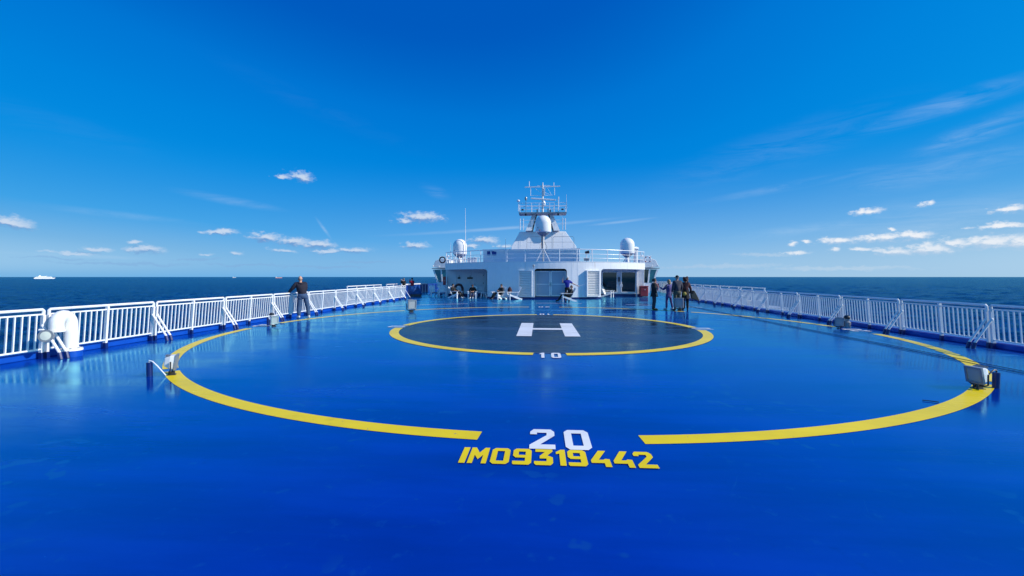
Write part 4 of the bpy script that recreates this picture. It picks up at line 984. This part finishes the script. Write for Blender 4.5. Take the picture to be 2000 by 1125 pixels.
def person(label, loc, face, H, top, legs, hair='short', hairm='dark_hair', pose=None, base=STAND, shoe='shoe_dark', bulk=1.0, hem=None, head_turn=0, hood=False, sleeves=True, skirtm=None, topname='jacket', group=None, legbulk=1.0):
    J = {k: Vector(v) for k, v in dict(base, **(pose or {})).items()}; s = H / 1.75
    t = thing('person', label, 'person', loc, -R(face), group, s)
    E = [('pelvis', 'waist'), ('waist', 'chest'), ('chest', 'neck'), ('neck', 'jaw'), ('jaw', 'head')]
    RAD = dict(pelvis=.115, waist=.112, chest=.128, neck=.058, jaw=.052, head=.06)
    for sd in 'rl':
        E += [('chest', 'sho_' + sd), ('sho_' + sd, 'elb_' + sd), ('elb_' + sd, 'wri_' + sd), ('pelvis', 'hip_' + sd), ('hip_' + sd, 'kne_' + sd), ('kne_' + sd, 'ank_' + sd), ('ank_' + sd, 'toe_' + sd)]
        RAD.update({'sho_' + sd: .066, 'elb_' + sd: .040, 'wri_' + sd: .027, 'hip_' + sd: .088, 'kne_' + sd: .056, 'ank_' + sd: .037, 'toe_' + sd: .034})
    nodes = {k: (J[k], RAD[k]) for k in RAD}
    for sd in 'rl':                                     # palm, four fingers and a thumb leaving its side
        w = J['wri_' + sd]; dr = (w - J['elb_' + sd]).normalized(); sx = 1 if sd == 'r' else -1
        side = dr.cross(Vector((0, 0, 1)) if abs(dr.z) < .8 else Vector((sx, 0, 0))).normalized(); nrm = dr.cross(side).normalized()
        pm = w + dr * .075; nodes['palm_' + sd] = (pm, .030); E.append(('wri_' + sd, 'palm_' + sd))
        for i, (o, L) in enumerate(((-.030, .070), (-.010, .082), (.010, .078), (.030, .060))):
            a = pm + dr * .03 + side * o; b = a + dr * L * .55 + nrm * .012; c = b + dr * L * .35 + nrm * .030
            for n_, q, r in (('a', a, .0095), ('b', b, .0085), ('c', c, .007)): nodes[f'f{i}{n_}{sd}'] = (q, r)
            E += [('palm_' + sd, f'f{i}a{sd}'), (f'f{i}a{sd}', f'f{i}b{sd}'), (f'f{i}b{sd}', f'f{i}c{sd}')]
        a = w + dr * .045 - side * .035; b = a + dr * .035 - side * .018 + nrm * .012
        nodes['tha' + sd] = (a, .010); nodes['thb' + sd] = (b, .008); E += [('wri_' + sd, 'tha' + sd), ('tha' + sd, 'thb' + sd)]
    body = skin_mesh('body', nodes, E, 'skin', t, 'pelvis')
    # skull, face and ears join the body's mesh
    hc = J['head']; Rh = Matrix.Rotation(R(-head_turn), 3, 'Z'); up = (J['head'] - J['neck']).normalized(); lean = Vector((0, 0, 1)).rotation_difference(up).to_matrix()
    Rh = (lean @ Rh) if abs(up.z) > .4 else Rh
    P = lambda x, y, z: hc + Rh @ Vector((x, y, z))
    mb = MB(); mb.ball(hc, (.076, .096, .118), 20, 14, Rh); mb.ball(P(0, .025, -.065), (.055, .066, .055), 14, 10, Rh)
    mb.tube([P(0, .088, .012), P(0, .112, -.030), P(0, .092, -.036)], [.008, .016, .010], 8)
    for sx in (-1, 1): mb.ball(P(sx * .076, -.004, -.012), (.012, .024, .034), 8, 6, Rh)
    mb.cur = 1
    for sx in (-1, 1): mb.ball(P(sx * .030, .084, .010), (.011, .008, .007), 8, 6, Rh)
    for sx in (-1, 1): mb.box(P(sx * .030, .087, .032), (.034, .010, .007), Rh)
    mb.cur = 2; mb.box(P(0, .087, -.066), (.042, .014, .012), Rh)
    hd = mb.build('head', ['skin', 'dark_hair', 'maroon'], None, True)
    bm = bmesh.new(); bm.from_mesh(body.data); bm.from_mesh(hd.data)
    body.data.materials.append(MAT['dark_hair']); body.data.materials.append(MAT['maroon'])
    bm.to_mesh(body.data); bm.free(); bpy.data.objects.remove(hd)
    body.data.polygons.foreach_set('use_smooth', [True] * len(body.data.polygons))
    # hair
    def cap(name, m, r, cut, back=0, down=-.2):
        mb = MB(); n, k = 20, 10; vs = []; fs = []
        for i in range(k + 1):
            for j in range(n):
                a = 2 * math.pi * j / n; lim = cut + (down - cut) * (.5 - .5 * math.sin(a)) ** .55    # lower at the back
                th = (math.pi / 2 - lim) * i / k
                vs.append(P(r[0] * math.sin(th) * math.cos(a), r[1] * math.sin(th) * math.sin(a) + back, r[2] * math.cos(th)))
        fs = [(i * n + j, (i + 1) * n + j, (i + 1) * n + (j + 1) % n, i * n + (j + 1) % n) for i in range(k) for j in range(n)] + [tuple(k * n + j for j in range(n))]
        mb.add(vs, fs); return mb
    if hair == 'short': cap('hair', hairm, (.084, .103, .127), .50, -.006, -.62).build('hair', hairm, t, True)
    if hair == 'fringe':
        mb = MB(); mb.tube([P(.080 * math.cos(a), .090 * math.sin(a) - .01, -.03) for a in [math.pi * (.97 + 1.06 * i / 12) for i in range(13)]], .012, 8); mb.build('hair', hairm, t, True)
    if hair in ('curly', 'bob', 'long', 'bun'):
        mb = cap('hair', hairm, (.092, .110, .136), .40, -.01, -.5)
        rr = random.Random(len(label))
        if hair == 'curly':
            for i in range(60):
                a = rr.uniform(0, 6.28); z = rr.uniform(-.12, .12); q = P(.105 * math.cos(a), -.02 + .11 * math.sin(a), z)
                if not (math.sin(a) > .35 and z < .06): mb.ball(q, rr.uniform(.028, .045), 8, 6)
        if hair in ('bob', 'long'): mb.ball(P(0, -.05, -.07 if hair == 'bob' else -.14), (.085, .06, .12 if hair == 'bob' else .2), 14, 10, Rh)
        if hair == 'bun': mb.ball(P(0, -.125, .02), .042, 12, 8)
        mb.build('hair', hairm, t, True)
    if hair == 'cap':
        mb = cap('cap', hairm, (.090, .108, .128), .25, -.004, .05); mb.build('cap', hairm, t, True)
        b = MB(); b.add([P(x, y, z) for x, y, z in ((-.07, .07, .05), (.07, .07, .05), (.06, .17, .035), (-.06, .17, .035), (-.07, .07, .040), (.07, .07, .040), (.06, .17, .025), (-.06, .17, .025))], [(0, 1, 2, 3), (7, 6, 5, 4), (0, 4, 5, 1), (1, 5, 6, 2), (2, 6, 7, 3), (3, 7, 4, 0)]); b.build('cap_brim', hairm, t)
        cap('hair', 'grey_hair', (.082, .100, .10), -.1, -.012, -.45).build('hair', 'grey_hair', t, True)
    # top
    bk = bulk; Rt = dict(low=.142 * bk, waist=.136 * bk, chest=.148 * bk, neck=.072, sho=.092 * bk, elb=.062 * bk, cuf=.048 * bk)
    low = J['pelvis'] + (J['waist'] - J['pelvis']) * -.42
    nd = dict(low=(low, Rt['low']), waist=(J['waist'], Rt['waist']), chest=(J['chest'], Rt['chest']), neck=(J['chest'].lerp(J['neck'], .86), Rt['neck']))
    ed = [('low', 'waist'), ('waist', 'chest'), ('chest', 'neck')]
    for sd in 'rl':
        sh, el, wr = J['sho_' + sd], J['elb_' + sd], J['wri_' + sd]
        nd['s' + sd] = (sh, Rt['sho']); ed.append(('chest', 's' + sd))
        if sleeves:
            nd['e' + sd] = (el, Rt['elb']); nd['w' + sd] = (el.lerp(wr, .9), Rt['cuf']); ed += [('s' + sd, 'e' + sd), ('e' + sd, 'w' + sd)]
        else: nd['e' + sd] = (sh.lerp(el, .75), Rt['elb'] * .95); ed += [('s' + sd, 'e' + sd)]
    tp = skin_mesh(topname, nd, ed, top, t, 'chest')
    if hood:
        MB().tube([J['neck'] + Vector(q) for q in ((-.10, .03, -.01), (-.11, -.06, .0), (-.06, -.12, -.02), (0, -.14, -.04), (.06, -.12, -.02), (.11, -.06, .0), (.10, .03, -.01))], .038, 8).build('hood', top, tp, True)
    if hem is not None:
        z0, r0, r1 = hem; n = 24; mb = MB(); pf = [(r0 * .9, J['waist'].z + .02), (r0, J['pelvis'].z), ((r0 + r1) / 2, (J['pelvis'].z + z0) / 2), (r1, z0), (r1 * .9, z0 + .01)]
        rr = random.Random(3); vs = []
        for r, z in pf:
            for j in range(n):
                a = 2 * math.pi * j / n; k = 1 + .05 * math.sin(a * 5 + z * 3); vs.append((r * k * math.cos(a), r * .78 * k * math.sin(a), z))
        fs = [(i * n + j, i * n + (j + 1) % n, (i + 1) * n + (j + 1) % n, (i + 1) * n + j) for i in range(len(pf) - 1) for j in range(n)]
        mb.add(vs, fs); mb.build('skirt', skirtm or top, t, True)
    # trousers
    lb = legbulk
    nd = {}; ed = []
    for sd in 'rl':
        nd['h' + sd] = (J['hip_' + sd], .104 * lb); nd['k' + sd] = (J['kne_' + sd], .076 * lb); nd['a' + sd] = (J['kne_' + sd].lerp(J['ank_' + sd], 1.02), .066 * lb)
        ed += [('h' + sd, 'k' + sd), ('k' + sd, 'a' + sd)]
    tr = skin_mesh('trousers', nd, ed, legs, t, 'h')
    mb = MB(); dn = (J['hip_r'] + J['hip_l']) / 2; ax = (J['hip_r'] - J['hip_l']).normalized()
    rot = Matrix.Rotation(math.atan2(ax.y, ax.x), 3, 'Z'); mb.ball(J['pelvis'].lerp(dn, .4) + Vector((0, 0, -.01)), (.172 * lb, .132 * lb, .135), 18, 12, rot)
    for sd in 'rl': mb.ball(J['hip_' + sd].lerp(J['kne_' + sd], .10), (.098 * lb, .108 * lb, .12), 14, 10)
    hb = mb.build('seat', legs, None, True); bm = bmesh.new(); bm.from_mesh(tr.data); bm.from_mesh(hb.data); bm.to_mesh(tr.data); bm.free(); bpy.data.objects.remove(hb)
    tr.data.polygons.foreach_set('use_smooth', [True] * len(tr.data.polygons))
    for sd in 'rl':
        a, b = J['ank_' + sd], J['toe_' + sd]; f = (b - a); f.z = 0; f.normalize()
        if base is SEAT: d3 = (b - a).normalized()
        else: d3 = f
        c = a.lerp(b, .5); c.z = (c.z * .4 + .02) if base is not SEAT else c.z
        rot = d3.to_track_quat('Y', 'Z').to_matrix(); mb = MB(); mb.ball(c, (.048, .14, .05), 14, 8, rot); mb.ball(a + Vector((0, 0, -.01)), (.047, .055, .06), 12, 8)
        mb.build('shoe', shoe, t, True)
    return t
# the man leaning on the port railing, seen from behind
person('bald man in a dark hoodie and jeans leaning on the port railing with one hand', (-9.98, 17.3, 0), -40, 1.78, 'navy_cloth', 'denim', 'fringe', 'grey_hair',
    dict(pelvis=(.02, -.04, .95), waist=(.0, 0, 1.10), chest=(-.03, .05, 1.30), neck=(-.04, .07, 1.46), jaw=(-.04, .10, 1.53), head=(-.04, .11, 1.62), sho_l=(-.22, .06, 1.40), sho_r=(.15, .05, 1.40),
     elb_l=(-.36, .10, 1.20), wri_l=(-.46, .32, 1.05), elb_r=(.19, .22, 1.17), wri_r=(.08, .42, 1.06), hip_l=(-.08, -.04, .9), hip_r=(.11, -.04, .9), kne_l=(-.12, .03, .5), ank_l=(-.13, -.04, .085), toe_l=(-.17, .12, .035),
     kne_r=(.20, -.05, .5), ank_r=(.22, -.16, .085), toe_r=(.26, 0, .035)), shoe='shoe_light', bulk=1.18, hood=True, topname='hoodie', legbulk=1.15)
# two at the far port railing, hands raised to their cameras
CAMERA_ARMS = dict(elb_l=(-.25, .12, 1.28), wri_l=(-.08, .27, 1.52), elb_r=(.25, .12, 1.28), wri_r=(.08, .27, 1.52))
person('person in black raising both hands at the far port railing', (-12.35, 38.0, 0), -62, 1.62, 'black_cloth', 'black_cloth', 'short', 'grey_hair', CAMERA_ARMS, bulk=1.12)
person('person in a red jacket taking a picture at the far port railing', (-11.75, 38.6, 0), -70, 1.64, 'red_cloth', 'black_cloth', 'short', 'dark_hair', CAMERA_ARMS, bulk=1.15)
# the four standing on the starboard side
person('woman in a black coat with a pink scarf standing sideways, facing the group', (5.96, 22.9, 0), 88, 1.64, 'black_cloth', 'slate_cloth', 'bun', 'dark_hair', dict(elb_r=(.27, -.04, 1.13), wri_r=(.25, .05, .90)), bulk=1.22, hem=(.74, .20, .27), topname='coat')
person('slim person in a lavender tunic and leggings raising a phone', (6.78, 23.1, 0), -28, 1.58, 'lavender', 'lavender_leg', 'bob', 'blond_hair',
    dict(elb_l=(-.27, .16, 1.16), wri_l=(-.40, .32, 1.32), kne_l=(-.14, .03, .5), ank_l=(-.19, -.02, .085), toe_l=(-.23, .13, .035), kne_r=(.15, -.02, .5), ank_r=(.20, -.1, .085), toe_r=(.22, .06, .035)), shoe='shoe_light', bulk=1.02, hem=(.70, .165, .21), topname='tunic')
person('tall man in a dark cap and slate jacket seen from behind', (7.02, 22.5, 0), -12, 1.80, 'slate_cloth', 'olive_cloth', 'cap', 'black_cloth', dict(elb_r=(.27, .02, 1.14), wri_r=(.20, .14, .98), kne_r=(.12, .03, .5), ank_r=(.15, -.04, .085)), bulk=1.22, legbulk=1.12)
person('curly haired woman in a dark top and black skirt seen from behind', (7.52, 22.75, 0), 10, 1.70, 'wine_cloth', 'black_cloth', 'curly', 'brown_hair', dict(elb_r=(.26, .02, 1.14), wri_r=(.30, .12, .98)), bulk=1.08, hem=(.62, .185, .21), topname='blouse', skirtm='black_cloth')
# the man by the double doors and the people in deck chairs
person('white haired man in a blue polo shirt, one arm stretched out, at the double doors', (1.92, 30.75, 0), 178, 1.76, 'blue_polo', 'black_cloth', 'short', 'white_hair',
    dict(sho_l=(-.165, 0, 1.40), elb_l=(-.44, .0, 1.22), wri_l=(-.70, .05, 1.10), elb_r=(.36, .02, 1.30), wri_r=(.34, .10, 1.52), chest=(.02, 0, 1.30)), bulk=1.15, sleeves=False, topname='shirt', head_turn=-25)
person('person in black with long legs, seated in the leftmost deck chair', (-6.75, 33.9, 0), 118, 1.72, 'black_cloth', 'black_cloth', 'short', 'dark_hair', None, SEAT, 'shoe_light', 1.12)
person('seated person in dark clothes with long brown hair, bent forward in a deck chair', (-5.42, 33.9, 0), 178, 1.68, 'black_cloth', 'slate_cloth', 'long', 'brown_hair',
    dict(chest=(0, -.16, .76), neck=(0, -.08, .92), jaw=(0, -.04, .97), head=(0, -.0, 1.04), sho_r=(.165, -.12, .87), sho_l=(-.165, -.12, .87), wri_r=(.10, .25, .60), wri_l=(-.10, .25, .60)), SEAT, 'shoe_light', 1.12)
person('seated dark haired person in black, hands together, nearest the louvre vent', (-3.22, 32.6, 0), 222, 1.72, 'black_cloth', 'black_cloth', 'short', 'dark_hair', dict(wri_r=(.05, .02, .70), wri_l=(-.04, .02, .68)), SEAT, 'shoe_dark', 1.18)
person('person in dark clothes reclining in the chair in front of the double doors', (1.85, 30.0, 0), 262, 1.66, 'black_cloth', 'black_cloth', 'short', 'brown_hair', None, SEAT, 'shoe_dark', 1.08)
# what they hold and wear
t = thing('phone', 'dark phone held up by the person in lavender', 'phone', (6.28, 23.30, 1.26), .4)
MB().box((0, 0, .05), (.075, .012, .15)).build('case', 'black_rubber', t, bevel=.003); MB().box((0, -.0072, .05), (.066, .002, .14)).build('screen', 'dark_glass', t)
t = thing('shoulder_bag', 'small yellow bag at the hip of the curly haired woman', 'bag', (7.40, 22.52, .86))
MB().ball((0, 0, 0), (.10, .05, .10), 14, 10).build('body', 'yellow_bag', t, True); MB().tube([(-.09, 0, .05), (-.02, .02, .30), (.10, .05, .52)], .012, 6).build('strap', 'black_cloth', t)
t = thing('folded_coat', 'dark green coat hanging over the arm of the curly haired woman', 'coat', (7.88, 22.74, .95))
MB().prism([(-.12, .08), (.08, .06), (.26, -.28), (.34, -.46), (.20, -.44), (-.08, -.34)], -.09, .09).build('cloth', 'olive_cloth', t, bevel=.03); MB().prism([(-.13, .09), (.07, .07), (.02, -.1), (-.15, -.08)], -.10, .10).build('fold', 'black_cloth', t, bevel=.03)
t = thing('scarf', 'pink scarf round the neck of the woman in the black coat', 'scarf', (5.98, 22.9, 1.36))
MB().tube([(.085 * math.cos(a), .085 * math.sin(a), .03 * math.cos(a)) for a in [2 * math.pi * i / 14 for i in range(14)]], .038, 8, True).build('loop', 'pink_cloth', t, True); MB().tube([(.11, -.05, .0), (.16, -.07, -.14), (.15, -.06, -.34)], [.035, .04, .03], 8).build('end', 'pink_cloth', t, True)
t = thing('walking_stick', 'thin white stick held out by the man in the blue polo shirt', 'stick', (2.66, 30.70, 1.08))
MB().tube([(0, 0, 0), (.30, 0, .05), (.52, 0, .16)], .014, 6).build('shaft', 'plastic_white', t, True); MB().tube([(-.06, 0, -.005), (.02, 0, .002)], .02, 6).build('grip', 'black_rubber', t)
t = thing('backpack', 'dark red backpack on the chair beside the louvre vent', 'backpack', (-2.35, 32.75, .38))
MB().ball((0, 0, .28), (.17, .13, .28), 16, 12).build('body', 'wine_cloth', t, True); MB().ball((0, -.10, .18), (.12, .06, .12), 12, 8).build('pocket', 'maroon', t, True); MB().tube([(-.06, 0, .54), (0, 0, .60), (.06, 0, .54)], .014, 6).build('handle', 'black_rubber', t)

# ------------------------------------------------------------------ ships on the horizon
def far(az, dist): return (dist * math.sin(R(az)), dist * math.cos(R(az)), SEA_Z)
def ferry():
    t = thing('ferry', 'large white ferry on the horizon at the left', 'ship', far(-51.35, 8200), R(51.35))
    L = 92
    MB().prism([(-L, 2), (-L + 3, 0), (L - 8, 0), (L + 6, 14), (-L, 14)], -12, 12).build('hull', 'white_gloss', t)
    MB().prism([(-L + 5, 14), (L - 20, 14), (L - 32, 27), (-L + 20, 27), (-L + 14, 20)], -11, 11).build('superstructure', 'white_gloss', t)
    MB().prism([(-58, 27), (20, 27), (14, 33), (-50, 33)], -9, 9).build('upper_deck', 'white_gloss', t)
    MB().prism([(-50, 33), (-30, 33), (-34, 45), (-46, 45)], -5, 5).build('funnel', 'white_gloss', t)
    MB().prism([(18, 33), (22, 33), (21, 42), (19, 42)], -1, 1).build('mast', 'white_gloss', t)
    mb = MB()
    for z in (16.5, 21): mb.span((-L + 18, -11.2, z), (L - 34, -11.01, z + 1.4))
    mb.build('window_band', 'dark_glass', t)
ferry()
def freighter(label, az, dist, hullm, L, k):
    t = thing('cargo_ship', label, 'ship', far(az, dist), R(-az), None)
    MB().prism([(-L, 0), (L - 6, 0), (L + 4, 10), (-L, 9)], -9, 9).build('hull', hullm, t)
    MB().prism([(-L + 3, 9), (-L + 18, 9), (-L + 18, 26), (-L + 5, 26)], -8, 8).build('bridge_tower', 'white_gloss', t)
    MB().prism([(-L + 20, 9), (L - 12, 9), (L - 12, k), (-L + 20, k)], -8, 8).build('cargo', 'beige_box', t)
    MB().prism([(L - 9, 9), (L - 7, 9), (L - 7.5, 20), (L - 8.5, 20)], -.6, .6).build('mast', 'white_gloss', t)
freighter('small orange and white cargo ship on the horizon left of the bald man', -32.40, 9800, 'orange_hull', 58, 14)
freighter('tiny grey ship on the horizon between the ferry and the orange cargo ship', -36.8, 14500, 'white_gloss', 40, 12)
